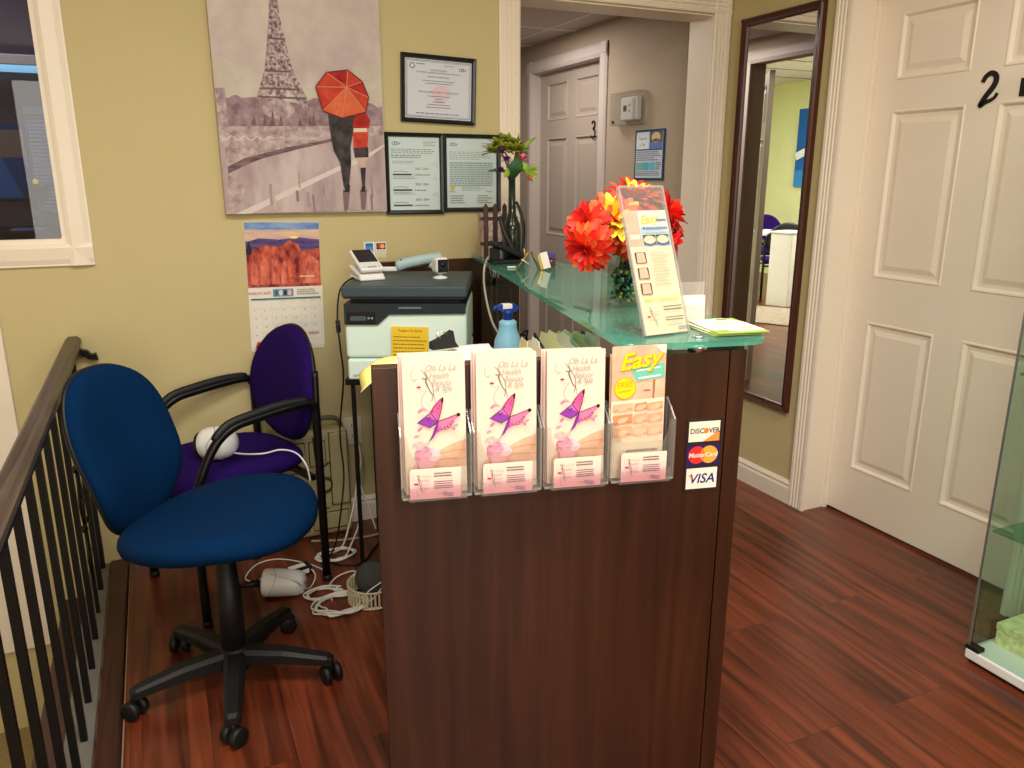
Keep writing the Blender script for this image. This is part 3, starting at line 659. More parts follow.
certificate('framed_certificate', .235, .305, (.832, YB - .0005, 1.252), .3, 'lower black framed certificate beside the large canvas', 1)
certificate('framed_certificate', .245, .298, (1.065, YB - .0005, 1.258), .3, 'lower black framed certificate behind the green and purple flowers', 2)
# card logos stuck on the wall above the printer
b = MB(); b.box(0, .088, -.0006, 0, 0, .062, mat('sticker_clear', (214, 214, 176), .5)); b.M = Matrix.Translation((0, -.0007, 0))
b.rect2(.0, .042, .01, .062, flat((236, 240, 240))); b.rect2(.006, .036, .022, .057, flat((40, 116, 190))); b.rect2(.008, .034, .032, .045, flat((76, 150, 216))); b.rect2(.004, .038, .012, .017, flat((60, 110, 180)))
b.rect2(.046, .088, .02, .06, flat((240, 236, 226))); b.rect2(.049, .085, .032, .056, flat((58, 26, 22))); b.ell2(.061, .044, .009, .009, flat((196, 60, 40))); b.ell2(.073, .044, .009, .009, flat((240, 180, 130))); b.lines(.05, .085, .022, .029, 1, flat((110, 150, 130)))
tag(b.build('card_sticker', None, (.738, YB - .0005, 1.087)), 'small blue and red card logos stuck on the wall above the printer', 'sticker')
# outlet
t = thing('wall_outlet', 'cream wall outlet behind the printer stand with a white plug', 'outlet', (.62, YB - .0005, .335))
b = MB(); b.box(0, .072, -.006, 0, 0, .116, mat('outlet_cream', (214, 204, 178), .4), .003); b.build('plate', t)
for q in (.022, .066):
    b = MB(); b.box(.02, .052, -.008, -.005, q, q + .03, mat('outlet_cream', (0, 0, 0)), .006); b.box(.029, .032, -.0085, -.0079, q + .012, q + .022, M_black); b.box(.040, .043, -.0085, -.0079, q + .012, q + .022, M_black); b.build('socket', t)
# ------------------------------------------------------------------ railing
t = thing('stair_railing', 'black metal railing with a grey brown handrail along the stairwell', 'railing', (-.298, 0, 0))
M_rail = wood('handrail_wood', (58, 46, 38), (92, 78, 66), 'Y', 1, .4, streak=(70, 2))
b = MB(); pr = [(-.016, 0), (-.024, .012), (-.024, .026), (-.014, .036), (.014, .036), (.024, .026), (.024, .012), (.016, 0)]
b.extr(pr, (.01, -1.2, .832), (.01, 3.005, .832), (1, 0, 0), (0, 0, 1), M_rail); b.build('handrail', t)
b = MB(); b.box(-.008, .028, -1.2, 3.005, .822, .832, M_blackm); b.build('top_bar', t)
b = MB(); b.tube(catmull([(.01, 2.93, .835), (.02, 2.97, .815), (.03, 3.0, .80), (.03, 3.028, .80)], 5), .007, M_blackm); b.lathe([(.001, 0), (.03, .001), (.03, .006), (.001, .007)], M_blackm, 14, (.0, 0, 0)) if False else b.extr([(0, 0), (.012, -.012), (.03, -.016), (.04, -.03), (.055, -.028), (.06, -.05), (.03, -.045), (.012, -.03), (.0, -.028)], (.018, 3.0, .83), (.018, 3.029, .83), (1, 0, 0), (0, 0, 1), M_blackm); b.build('wall_bracket', t)
ys = [2.995 - .166 * i for i in range(24)]
for i, y in enumerate(ys):
    b = MB()
    if i in (2, 14, 20):
        b.box(-.006, .006, y - .006, y + .006, .004, .832, M_blackm)
        for s in (-1, 1):
            for zc in (.25, .43, .6):
                pts = [(0, y + s * (.012 + .028 * math.exp(-k * .22)) * abs(cos(k * .0)) + s * .018 * sin(k * .75), zc + (.016 - .001 * k) * k * .45 - .05) for k in range(14)]
                b.tube(catmull(pts, 2), .004, M_blackm, 6)
            b.tube(catmull([(0, y, .12), (0, y + s * .035, .2), (0, y + s * .012, .3), (0, y + s * .05, .4), (0, y + s * .012, .5), (0, y + s * .05, .6), (0, y, .7)], 5), .0045, M_blackm, 6)
            b.ball((0, y + s * .04, .32), .013, M_blackm, 8); b.ball((0, y + s * .04, .52), .013, M_blackm, 8)
    else:
        b.box(-.008, .008, y - .0085, y + .0085, .004, .832, M_blackm)
    o = b.build('baluster', t)
    if i in (2, 14, 20): o['label'] = 'ornate scrolled baluster'
# ------------------------------------------------------------------ office chair
M_blue = mat('blue_fabric', (1, 37, 74), .9, vary=.12, vscale=300, bump=.25, bscale=900, spec=.1)
M_purple = mat('purple_fabric', (36, 14, 88), .9, vary=.14, vscale=300, bump=.25, bscale=900, spec=.1)
t = thing('office_chair', 'blue fabric office chair on a black five star base with castors', 'chair', (.085, 2.095, 0), R(-34))
b = MB(); b.lathe([(.045, .055), (.05, .075), (.045, .105), (.036, .12)], M_black, 20); b.build('base_hub', t)
b = MB(); b.lathe([(.034, .10), (.034, .30), (.030, .305), (.027, .40), (.024, .455)], M_black, 18); b.build('gas_column', t)
for a in (190, 263, 336, 50, 122):
    q = R(a + 34); d = Vector((cos(q), sin(q), 0)); n = Vector((-d.y, d.x, 0))
    b = MB(); pts = [d * .03 + Vector((0, 0, .092)), d * .14 + Vector((0, 0, .09)), d * .262 + Vector((0, 0, .074)), d * .275 + Vector((0, 0, .07))]
    vs = []; 
    for k, (p, ww, hh) in enumerate(zip(pts, (.03, .026, .020, .014), (.022, .018, .013, .010))):
        for x, z in ((-1, -1), (-1, .5), (-.6, 1), (.6, 1), (1, .5), (1, -1)): vs.append(p + n * x * ww + Vector((0, 0, z * hh)))
    fs = [(k * 6 + j, k * 6 + (j + 1) % 6, k * 6 + 6 + (j + 1) % 6, k * 6 + 6 + j) for k in range(3) for j in range(6)] + [tuple(range(6)), tuple(range(18, 24))]
    b.add(vs, fs, M_black); L = b.build('base_leg', t)
    b = MB(); c = d * .268; h = Vector((cos(q + .7), sin(q + .7), 0))
    for s in (-1, 1): b.tube([c + h * s * .006 + Vector((0, 0, .027)), c + h * s * .010 + Vector((0, 0, .027)), c + h * s * .024 + Vector((0, 0, .027)), c + h * s * .027 + Vector((0, 0, .027))], [.02, .0265, .0265, .02], M_black, 18)
    b.tube([c + Vector((0, 0, .03)), c + Vector((0, 0, .066))], .007, M_black); b.build('castor', L)
def seat_o(a):
    c, s = cos(a), sin(a); e = .86
    x = abs(c) ** e * (1 if c > 0 else -1); y = abs(s) ** e * (1 if s > 0 else -1)
    return (.235 * x, .252 * y * (1 - .10 * (x < 0) * abs(x)))
PROF = [(.05, 0), (.5, -.003), (.8, -.006), (.93, -.014), (.985, -.028), (1, -.042), (.985, -.058), (.93, -.068), (.8, -.074), (.05, -.076)]
def seat_bend(p): return p + Vector((0, 0, -.022 * max(0, (p.x - .10) / .13) ** 2 + .02 * (p.y / .25) ** 2))
b = MB(); b.M = Matrix.Translation((-.012, .01, .533)) @ Matrix.Rotation(R(-6), 4, 'Y') @ Matrix.Scale(1.05, 4); b.pad(seat_o, PROF, M_blue, 56, seat_bend); b.build('seat', t)
b = MB(); b.box(-.10, .14, -.07, .11, .425, .455, M_black, .01); b.cyl((-.02, 0, .385), (-.02, .17, .385), .006, M_black); b.build('mechanism', t)
b = MB(); pts = catmull([(-.08, .03, .435), (-.20, .03, .43), (-.27, .03, .44), (-.305, .03, .50), (-.315, .03, .60)], 6); b.tube(pts, .024, M_black, 10, flat=.5)
for k in range(9):
    p = pts[9 + k]; b.tube([p + Vector((-.008, 0, -.002)), p + Vector((.008, 0, .004))], [.034 - .001 * k, .034 - .001 * k], M_black, 12, flat=.9)
b.build('back_bracket', t)
def back_o(a):
    c, s = cos(a), sin(a); e = .84
    x = abs(c) ** e * (1 if c > 0 else -1); y = abs(s) ** e * (1 if s > 0 else -1)
    return (.19 * x * (1 + .06 * y), .232 * y)
BPROF = [(.05, .036), (.5, .034), (.8, .029), (.93, .02), (.985, .008), (1, -.004), (.985, -.014), (.9, -.018), (.05, -.018)]
def mkback(tilt, loc):
    M = Matrix.Translation(loc) @ Matrix.Rotation(R(-tilt), 4, 'Y') @ Matrix(((0, 0, 1, 0), (1, 0, 0, 0), (0, 1, 0, 0), (0, 0, 0, 1)))
    return M
def back_bend(p): return p + Vector((0, 0, .045 * (p.x / .21) ** 2 + .02 * math.exp(-((p.y + .08) / .1) ** 2)))
b = MB(); b.M = mkback(11, (-.305, .03, .675)); b.pad(back_o, BPROF, M_blue, 56, back_bend); bk = b.build('backrest', t)
b = MB(); b.M = mkback(11, (-.305, .03, .675)); b.pad(lambda a: tuple(1.02 * v for v in back_o(a)), [(.05, -.036), (.6, -.034), (.9, -.028), (1, -.014), (.99, -.006)], M_black, 56, back_bend); b.build('back_shell', bk)
# ------------------------------------------------------------------ purple armchair
t = thing('arm_chair', 'purple fabric armchair with black tube arms against the wall', 'chair', (.158, 2.72, 0), R(199.5))
arm = t
for s in (-1, 1):
    b = MB(); y = s * .228
    pts = [(-.215, y, .0), (-.215, y, .40), (-.215, y, .60), (-.21, y, .645), (-.17, y, .665), (0, y, .65), (.08, y, .635), (.14, y, .59), (.19, y, .50), (.215, y, .42), (.22, y, .30), (.22, y, 0)]
    P = [Vector(pts[0])] + catmull(pts[1:], 4) + [Vector(pts[-1])]
    b.tube(P, .0145, M_blackm, 10, flat=1.0); o = b.build('side_frame', t)
    b = MB(); b.tube(catmull([(-.19, y, .672), (-.1, y, .675), (0, y, .665), (.09, y, .648), (.14, y, .606)], 4), [.012] + [.0165] * 15 + [.012], M_black, 10, flat=.75); b.build('arm_pad', o)
    b = MB(); b.tube(catmull([(-.215, y, .58), (-.222, y * .97, .66), (-.235, y * .88, .76)], 4), .012, M_blackm, 8); b.build('back_upright', t)
    for x in (-.215, .22):
        b = MB(); b.lathe([(.015, 0), (.017, .004), (.016, .02)], M_black, 12, (x, y, .0005)); b.build('foot_cap', o)
b = MB(); b.box(-.2, -.18, -.225, .225, .385, .405, M_blackm); b.box(.12, .14, -.225, .225, .385, .405, M_blackm); b.build('cross_bar', t)
b = MB(); b.M = Matrix.Translation((.01, 0, .482)); b.pad(lambda a: (.245 * (abs(cos(a)) ** .7) * (1 if cos(a) > 0 else -1), .205 * (abs(sin(a)) ** .7) * (1 if sin(a) > 0 else -1)), PROF, M_purple, 56, seat_bend); b.build('seat', t)
def oval(a): return (.215 * cos(a) * (1 - .06 * sin(a)), .205 * sin(a))
b = MB(); b.M = mkback(8, (-.24, 0, .685)); b.pad(oval, BPROF, M_purple, 56, lambda p: p + Vector((0, 0, .03 * (p.x / .21) ** 2))); bk = b.build('backrest', t)
b = MB(); b.M = mkback(8, (-.24, 0, .685)); b.pad(lambda a: tuple(1.02 * v for v in oval(a)), [(.05, -.03), (.9, -.026), (1, -.014), (.99, -.006)], M_black, 56, lambda p: p + Vector((0, 0, .03 * (p.x / .21) ** 2))); b.build('back_shell', bk)
dup(arm, (-1.75, 7.05, 0), R(120), 'dark armchair nearer the small white counter, in the mirror', 'armchairs reflected in the mirror')
dup(arm, (-2.55, 8.15, 0), R(-60), 'dark armchair on the far side of the reflected table', 'armchairs reflected in the mirror')
# ------------------------------------------------------------------ reception desk
DA = (1.033, 1.172, 0); DR = R(-12.2)
DM = Matrix.Translation(DA) @ Matrix.Rotation(DR, 4, 'Z')
def DW(x, y, z): return tuple(DM @ Vector((x, y, z)))
t = thing('reception_desk', 'dark brown reception desk with a tall front end panel', 'desk', DA, DR)
desk = t
b = MB(); b.box(-.724, -.0365, 0, .03, 0, 1.07, M_desk, .0015); b.build('end_panel', t)
b = MB(); pts = [(0, 0), (1.75, 0), (1.75, .72), (.14, .72), (.12, 1.0), (.1, 1.07), (0, 1.07)]
b.M = Matrix(((0, 0, 1, 0), (1, 0, 0, 0), (0, 1, 0, 0), (0, 0, 0, 1))); b.prism(pts, -.034, 0, M_desk); b.build('side_panel', t)
b = MB(); b.box(-.66, -.036, .032, 1.1, .715, .745, M_desk, .002); b.box(-.34, -.036, 1.101, 1.74, .715, .745, M_desk, .002); b.build('worktop', t)
b = MB(); b.box(-.65, -.62, 1.05, 1.09, 0, .714, M_desk, .002); b.build('support_leg', t)
b = MB(); b.box(-.245, -.125, 1.62, 1.72, .746, .985, M_desk, .002); b.build('upright_box', t)
b = MB(); MI = DM.inverted(); b.M = MI; b.box(.77, 1.385, 2.99, 3.012, .001, 1.073, M_desk, .0015); b.build('back_panel', t)
# glass ledge
t = thing('glass_ledge', 'green tinted glass ledge lying along the top of the desk', 'glass shelf', DA, DR)
def corner(cx, cy, r, a0, a1, n=6): return [(cx + r * cos(R(a0 + (a1 - a0) * i / n)), cy + r * sin(R(a0 + (a1 - a0) * i / n))) for i in range(n + 1)]
G = corner(-.245, -.009, .018, 180, 270) + corner(-.004, .013, .04, 270, 360) + [(.03, .2), (.052, .45)] + corner(.045, 1.2, .025, 0, 60, 3) + [(.0, 1.30), (-.02, 1.36)] + corner(-.045, 1.73, .02, 0, 90) + corner(-.248, 1.735, .015, 90, 180)
def gmat():
    m = bpy.data.materials.new('tinted_glass'); m.use_nodes = True; nt = m.node_tree; nt.nodes.clear()
    o = nt.nodes.new('ShaderNodeOutputMaterial'); L = nt.links.new
    tr = nt.nodes.new('ShaderNodeBsdfTransparent'); tr.inputs['Color'].default_value = lin((218, 246, 236))
    df = nt.nodes.new('ShaderNodeBsdfDiffuse'); df.inputs['Color'].default_value = lin((134, 226, 206)); tl = nt.nodes.new('ShaderNodeBsdfTranslucent'); tl.inputs['Color'].default_value = lin((134, 226, 206))
    m0 = nt.nodes.new('ShaderNodeMixShader'); m0.inputs[0].default_value = .5; L(df.outputs[0], m0.inputs[1]); L(tl.outputs[0], m0.inputs[2])
    m1 = nt.nodes.new('ShaderNodeMixShader'); m1.inputs[0].default_value = .42; L(tr.outputs[0], m1.inputs[1]); L(m0.outputs[0], m1.inputs[2])
    g = nt.nodes.new('ShaderNodeBsdfGlossy'); g.inputs['Roughness'].default_value = .02; fr = nt.nodes.new('ShaderNodeFresnel'); fr.inputs['IOR'].default_value = 1.5
    ge = nt.nodes.new('ShaderNodeNewGeometry'); su = nt.nodes.new('ShaderNodeMath'); su.operation = 'SUBTRACT'; su.inputs[0].default_value = 1; mu = nt.nodes.new('ShaderNodeMath'); mu.operation = 'MULTIPLY'
    L(ge.outputs['Backfacing'], su.inputs[1]); L(su.outputs[0], mu.inputs[0]); L(fr.outputs['Fac'], mu.inputs[1])
    m2 = nt.nodes.new('ShaderNodeMixShader'); L(mu.outputs[0], m2.inputs[0]); L(m1.outputs[0], m2.inputs[1]); L(g.outputs[0], m2.inputs[2]); L(m2.outputs[0], o.inputs['Surface']); return m
M_tint = gmat()
b = MB(); b.prism(G, 1.0852, 1.0972, M_tint); gl = b.bm
bmesh.ops.bevel(gl, geom=[e for e in gl.edges if abs(e.verts[0].co.z - e.verts[1].co.z) < 1e-6], offset=.0015, segments=1, affect='EDGES'); b.build('glass_top', t)
for p in ((-.098, .014), (-.185, 1.67)):
    z0 = 1.0701 if p[1] < 1 else .985
    b = MB(); b.lathe([(.019, 0), (.019, .004), (.021, .0045), (.021, 1.0845 - z0)], M_chrome, 20, (p[0], p[1], z0)); b.lathe([(.012, 0), (.011, .003), (.004, .005)], M_chrome, 18, (p[0], p[1], 1.0974)); b.build('standoff', t)
# payment strip on the end panel
t = thing('payment_sticker', 'vertical strip of three payment logos on the brown end panel', 'sticker', DW(-.117, -.0005, .782), DR)
w = .075
b = MB(); b.box(0, w, -.0012, 0, 0, .153, mat('strip_dark', (40, 26, 30), .45), .0005); b.build('backing', t)
b = MB(); b.M = Matrix.Translation((0, -.0014, 0)); b.rect2(.004, .070, .106, .148, flat((246, 236, 220))); b.poly2([(.035, .106), (.070, .106), (.070, .128)], flat((240, 150, 70)))
b.text2('DISC', .0065, .1235, .0148, flat((60, 50, 50)), 'LEFT', bold=.015, sx=.95); b.ell2(.0408, .1286, .0052, .0056, flat((236, 130, 50))); b.text2('VER', .0465, .1235, .0148, flat((60, 50, 50)), 'LEFT', bold=.015, sx=.9); b.build('orange_logo', t)
b = MB(); b.M = Matrix.Translation((0, -.0014, 0)); b.rect2(.002, .072, .056, .100, flat((42, 28, 90))); b.ell2(.024, .078, .0185, .0185, flat((222, 52, 48))); b.ell2(.050, .078, .0185, .0185, flat((246, 170, 60))); b.poly2([(.037, .078 + .013 * s) if s in (-1, 1) else (.037 + s, .078) for s in (1, .0045, -1, -.0045)], flat((236, 120, 50)))
b.text2('MasterCard', .037, .0735, .0135, flat((250, 240, 236)), shear=.15, bold=.012, sx=.95); b.build('red_logo', t)
b = MB(); b.M = Matrix.Translation((0, -.0014, 0)); b.rect2(.004, .070, .006, .050, flat((248, 240, 230))); b.text2('VISA', .037, .018, .028, flat((34, 44, 110)), shear=.22, bold=.02); b.poly2([(.008, .036), (.014, .036), (.0165, .026)], flat((236, 170, 60))); b.build('blue_logo', t)
# ------------------------------------------------------------------ brochure rack
HX = [-.682, -.5513, -.4206, -.290]; HW = .128; HZ = .836
t = thing('brochure_rack', 'clear acrylic rack of four pockets on the brown end panel', 'rack', DW(0, -.0005, 0), DR)
for x in HX:
    b = MB()
    b.box(x, x + HW, -.004, -.0015, HZ, HZ + .15, M_acryl); b.box(x, x + HW, -.046, -.004, HZ, HZ + .003, M_acryl)
    for xx in (x, x + HW - .003): 
        b.M = Matrix(((0, 0, 1, xx), (1, 0, 0, 0), (0, 1, 0, 0), (0, 0, 0, 1))); b.prism([(-.046, HZ + .003), (-.004, HZ + .003), (-.004, HZ + .15), (-.046, HZ + .118)], 0, .003, M_acre)
    b.M = Matrix(((1, 0, 0, x), (0, 0, 1, -.0485), (0, 1, 0, HZ), (0, 0, 0, 1)))
    b.prism([(0, 0), (HW, 0), (HW, .118), (HW - .012, .118)] + [(HW - .014 - .012 * (1 - cos(R(q))), .118 - .04 * sin(R(q)) ) for q in (20, 45, 70, 90)] + [(.014 + .012 * (1 - cos(R(q))), .118 - .04 * sin(R(q))) for q in (90, 70, 45, 20)] + [(.012, .118), (0, .118)], 0, .0025, M_acryl)
    b.M = Matrix(); b.box(x + .002, x + HW - .002, -.0505, -.0486, HZ - .001, HZ + .003, M_acre); b.box(x + .012, x + HW - .012, -.062, -.0595, HZ, HZ + .026, M_acryl); b.box(x + .012, x + HW - .012, -.0595, -.0485, HZ, HZ + .0025, M_acryl); b.box(x + .012, x + .0145, -.0595, -.0485, HZ + .0025, HZ + .026, M_acryl); b.box(x + HW - .0145, x + HW - .012, -.0595, -.0485, HZ + .0025, HZ + .026, M_acryl)
    b.build('pocket', t)
LN = flat((176, 166, 164)); LN2 = flat((128, 118, 118))
skin = cloud_mat('print_skin', (226, 168, 138), (246, 204, 174), 14); rose = cloud_mat('print_rose', (226, 120, 160), (250, 196, 206), 60)
def gradmat(name, a, c, h, axis='Z'):
    m = bpy.data.materials.new(name); m.use_nodes = True; nt = m.node_tree; bs = nt.nodes['Principled BSDF']
    tc = nt.nodes.new('ShaderNodeTexCoord'); sp = nt.nodes.new('ShaderNodeSeparateXYZ'); r = nt.nodes.new('ShaderNodeValToRGB'); mr = nt.nodes.new('ShaderNodeMath'); mr.operation = 'DIVIDE'; mr.inputs[1].default_value = h
    nt.links.new(tc.outputs['Object'], sp.inputs[0]); nt.links.new(sp.outputs[axis], mr.inputs[0]); nt.links.new(mr.outputs[0], r.inputs[0]); nt.links.new(r.outputs[0], bs.inputs['Base Color'])
    r.color_ramp.elements[0].color = lin(a); r.color_ramp.elements[0].position = .15; r.color_ramp.elements[1].color = lin(c); r.color_ramp.elements[1].position = .75; bs.inputs['Roughness'].default_value = .55; return m
M_bro = mat('brochure_stock', (244, 224, 204), .5, vary=.01); M_cardp = gradmat('card_print', (250, 168, 188), (250, 226, 210), .053); wingA = gradmat('print_wing', (150, 60, 190), (244, 110, 170), .03, 'X')
wing1, wing2, wing3 = flat((232, 96, 160)), flat((150, 62, 176)), flat((244, 130, 178))
BW, BH = .111, .252
def bq(x, y): return ((x - 3 - 27 * y / 590) / 2832 , BH - (y - 15) / 2832)
def face_line(b, f, w=.0009):
    b.line2([f(62, 75), f(52, 98), f(56, 122), f(74, 134)], w, LN, 4); b.line2([f(70, 130), f(82, 124)], w * 1.6, LN)
    b.line2([f(104, 80), f(128, 112), f(128, 140), f(150, 190), f(170, 215), f(176, 250)], [w, w * 3, w * 2, w, w], LN2, 5); b.line2([f(118, 84), f(140, 125), f(160, 160), f(166, 200), f(158, 238)], w * 1.3, LN2, 5)
    b.line2([f(100, 190), f(130, 184), f(110, 214), f(105, 246), f(120, 272), f(145, 292)], w, LN, 4)
    u, v = f(92, 165); b.ell2(u, v, .0042, .0019, flat((196, 40, 48)), 10); b.line2([f(108, 120), f(122, 124), f(134, 118)], w * 2.2, LN2, 3)
def brochure_mesh():
    b = MB(); b.box(0, BW, 0, .0012, 0, BH, M_bro); b.box(0, .0006, -.0001, .0013, 0, BH, flat((240, 176, 186))); b.M = Matrix.Translation((0, -.0002, 0)); f = bq
    P = lambda pts, m: b.poly2([f(*q) for q in pts], m)
    P([(200, 502), (262, 470), (335, 448), (344, 590), (60, 600), (70, 570)], skin); b.line2([f(205, 520), f(280, 505), f(342, 508)], .0012, flat((200, 136, 110)), 4); b.line2([f(120, 560), f(230, 548), f(343, 552)], .0012, flat((200, 136, 110)), 4)
    face_line(b, f)
    for s, x, y, z in (('Oh La La', 196, 86, .0165), ('Health', 190, 124, .0145), ('Beauty', 204, 160, .0145), ('& Spa', 214, 190, .0145)):
        u, v = f(x, y); b.text2(s, u, v, z, LN, shear=.35, sx=.9)
    P([(192, 345), (150, 296), (165, 268), (195, 235), (212, 222), (215, 245), (205, 292)], wing1); P([(192, 345), (150, 300), (120, 325), (85, 348), (120, 365), (150, 376), (185, 360)], wing2)
    P([(192, 345), (168, 300), (150, 300), (130, 318)], flat((214, 110, 190))); P([(192, 345), (225, 335), (270, 322), (297, 308), (300, 322), (275, 345), (245, 385), (215, 390), (195, 372)], wing3); P([(192, 352), (195, 372), (215, 390), (190, 405), (180, 380)], flat((206, 90, 170)))
    P([(192, 350), (190, 395), (170, 430), (148, 452), (165, 410), (178, 372)], wing2)
    K = flat((36, 26, 40))
    b.line2([f(192, 350), f(150, 296), f(195, 235), f(214, 222)], .0011, K); b.line2([f(192, 345), f(205, 292), f(215, 226)], .0012, K); b.line2([f(150, 300), f(85, 348), f(150, 376), f(192, 350)], .0010, K); b.line2([f(192, 345), f(230, 333), f(298, 310)], .0012, K); b.line2([f(275, 347), f(245, 386), f(215, 391), f(192, 352), f(148, 452)], .0008, K)
    P([(204, 236), (214, 220), (216, 244), (206, 252)], K)
    for x, y, r in ((294, 316, .0036), (160, 292, .0014), (150, 322, .0013), (140, 330, .0013), (225, 378, .0014), (240, 372, .0014), (252, 362, .0013), (262, 350, .0013), (196, 262, .0012), (190, 276, .0012)):
        u, v = f(x, y); b.ell2(u, v, r, r, K, 8)
    for x, y, q in ((100, 285, .6), (118, 278, -.4), (100, 380, .8), (280, 372, .5), (268, 382, 2.2), (86, 416, .3), (74, 462, 1), (102, 452, .2), (92, 478, 2), (120, 466, .6), (140, 462, 1.2), (112, 484, .1)):
        u, v = f(x, y); b.ell2(u, v, .0055, .0028, rose if y < 440 else flat((206, 186, 190)), 10, q)
    for i in range(16):
        u, v = f(140 + 42 * cos(i * 2.4) * (i / 16) ** .5, 535 + 34 * sin(i * 2.4) * (i / 16) ** .5); b.ell2(u, v, .011, .008, [rose, flat((250, 206, 214)), flat((244, 170, 190))][i % 3], 12, i)
    return b
def card_mesh(w=.090, h=.053):
    b = MB(); b.box(0, w, 0, .0004, 0, h, M_cardp); b.M = Matrix.Translation((0, -.0002, 0))
    f = lambda x, y: ((x - 28) / 5.12 * .00148 * .97, h - (y - 575) * .000287)
    g = lambda x, y: (.004 + (x - 40) * .000135, h - .004 - (y - 70) * .00021); face_line(b, g, .0005)
    for s, yy in (('Oh La La', .043), ('Health', .035), ('Beauty', .027), ('& Spa', .020)): b.text2(s, .024, yy - .002, .0072, LN, shear=.35)
    k = flat((104, 84, 92)); b.lines(.043, .076, .040, .050, 2, k, .5, .1); b.lines(.043, .078, .018, .034, 4, k, .45, .15); b.lines(.05, .066, .006, .012, 1, flat((190, 150, 160)), .4)
    P = flat((88, 52, 120))
    for i in range(4): b.line2([(.062 + i * .0042 + .0024 * cos(a * .7), .0085 - .0008 * i + .003 * sin(a * .7)) for a in range(10)], .0009, P)
    return b
names = ['leftmost', 'second', 'third']
def shift(o, *a): o.location = a; return o
bro0 = card0 = None
for i in range(3):
    for k in range(4):
        y = -.0385 + k * .007; dx = -.0016 * k - (.003 if k == 3 else 0); loc = DW(HX[i] + .009 + dx, y, HZ + .0045 + (.0016 * k if i != 2 else .0)); rot = (R(-2.2), R(.5 * (k % 2)), DR)
        lab = 'butterfly brochure at the front of the %s rack pocket' % ['left end', 'second from left', 'third from left'][i] if k == 0 else 'butterfly brochure tucked behind the front one, %s rack pocket' % ['left end', 'second from left', 'third from left'][i]
        g = 'brochures at the pocket fronts' if k == 0 else 'brochures behind, %s pocket' % ['left end', 'second', 'third'][i]
        if bro0 is None: bro0 = brochure_mesh().build('brochure'); o = bro0
        else: o = bro0.copy(); COL.objects.link(o)
        o.location = loc; o.rotation_euler = rot; tag(o, lab, 'brochure', g)
for i in range(4):
    for k in range(3):
        loc = DW(HX[i] + [.014, .016, .017, .017][i] + .0015 * k, -.0585 + .0025 * k, HZ + .0032 + .001 * k); rot = (R(-1.5), R([.6, .2, .4, .6][i]), DR)
        pl = ['left end', 'second from left', 'third from left', 'right end'][i]
        lab = 'pink business card facing out of the %s rack pocket' % pl if k == 0 else 'pink business card behind the front card, %s rack pocket' % pl
        if card0 is None: card0 = card_mesh().build('business_card'); o = card0
        else: o = card0.copy(); COL.objects.link(o)
        o.location = loc; o.rotation_euler = rot; tag(o, lab, 'card', 'front business cards' if k == 0 else 'business cards behind, %s pocket' % pl)
# skin treatment leaflet
def easy_script(b, u, v, s, m, rot):
    b.text2('Easy', u, v, s, m, shear=.4, bold=.03, rot=rot, sx=1.05)
def leaflet_mesh(h=.256):
    b = MB(); w = .105; b.box(0, w, 0, .0012, 0, h, M_bro); b.M = Matrix.Translation((0, -.0002, 0))
    f = lambda x, y: ((x - 22) / 284 * w, h - (y - 15) / 2640)
    P = lambda pts, m: b.poly2([f(*q) for q in pts], m)
    P([(22, 15), (306, 15), (306, 545), (22, 545)], flat((250, 232, 206)))
    P([(22, 15), (240, 15), (300, 60), (306, 60), (306, 282), (22, 290)], skin); P([(245, 15), (306, 15), (306, 60), (280, 50)], flat((248, 236, 220)))
    P([(240, 190), (252, 188), (250, 285), (240, 285)], flat((176, 112, 90))); u, v = f(210, 242); b.ell2(u, v, .008, .002, flat((190, 120, 100))); b.line2([f(150, 200), f(200, 190), f(236, 200)], .0012, flat((214, 150, 122)), 4)
    P([(120, 128), (298, 104), (302, 180), (150, 192)], flat((120, 206, 180))); b.line2([f(150, 140), f(280, 126)], .003, flat((226, 250, 240))); b.line2([f(160, 178), f(280, 168)], .0035, flat((226, 250, 240)))
    u, v = f(92, 225); b.ell2(u, v, .0212, .0212, flat((214, 170, 20)), 32); b.ell2(u, v, .0198, .0198, flat((250, 222, 30)), 32); b.text2('FREE', u, v + .002, .015, flat((206, 172, 20)), bold=.01, rot=.1); b.line2([f(60, 242), f(120, 236)], .002, flat((206, 172, 20)))
    u, v = f(165, 122); easy_script(b, u + .0008, v - .0008, .043, flat((150, 110, 20)), .12); easy_script(b, u, v, .043, flat((250, 220, 30)), .12)
    for j, (ya, yb) in enumerate(((306, 346), (362, 412), (426, 476))):
        for i, (xa, xb) in enumerate(((30, 134), (142, 214), (220, 298)) if j else ((30, 138), (146, 210), (214, 298))):
            P([(xa, ya), (xb, ya - 6), (xb, yb - 6), (xa, yb)], [skin, flat((222, 150, 110)), flat((236, 176, 140)), skin][(i + j) % 4]); b.line2([f(xa + 6, yb - 6), f((xa + xb) / 2, yb - 20), f(xb - 6, yb - 12)], .0012, flat((176, 108, 84)), 3)
            u, v = f((xa + xb) / 2, (ya + yb) / 2); b.ell2(u, v, .011, .005, flat((246, 196, 160)), 12, .3)
    b.lines(.03, w - .01, .042, .058, 2, LN2, .4, .1)
    return b
lea0 = None
for k in range(2):
    if lea0 is None: lea0 = leaflet_mesh().build('leaflet'); o = lea0
    else: o = leaflet_mesh(.240).build('leaflet')
    o.location = DW(HX[3] + .002 - .0012 * k, -.0385 + .008 * k, HZ + .0048 + .001 * k); o.rotation_euler = (R(-.4), R(-.4), DR)
    tag(o, 'skin treatment leaflet with yellow script at the front of the right end pocket' if k == 0 else 'leaflet tucked behind the yellow script one in the right end pocket', 'leaflet')
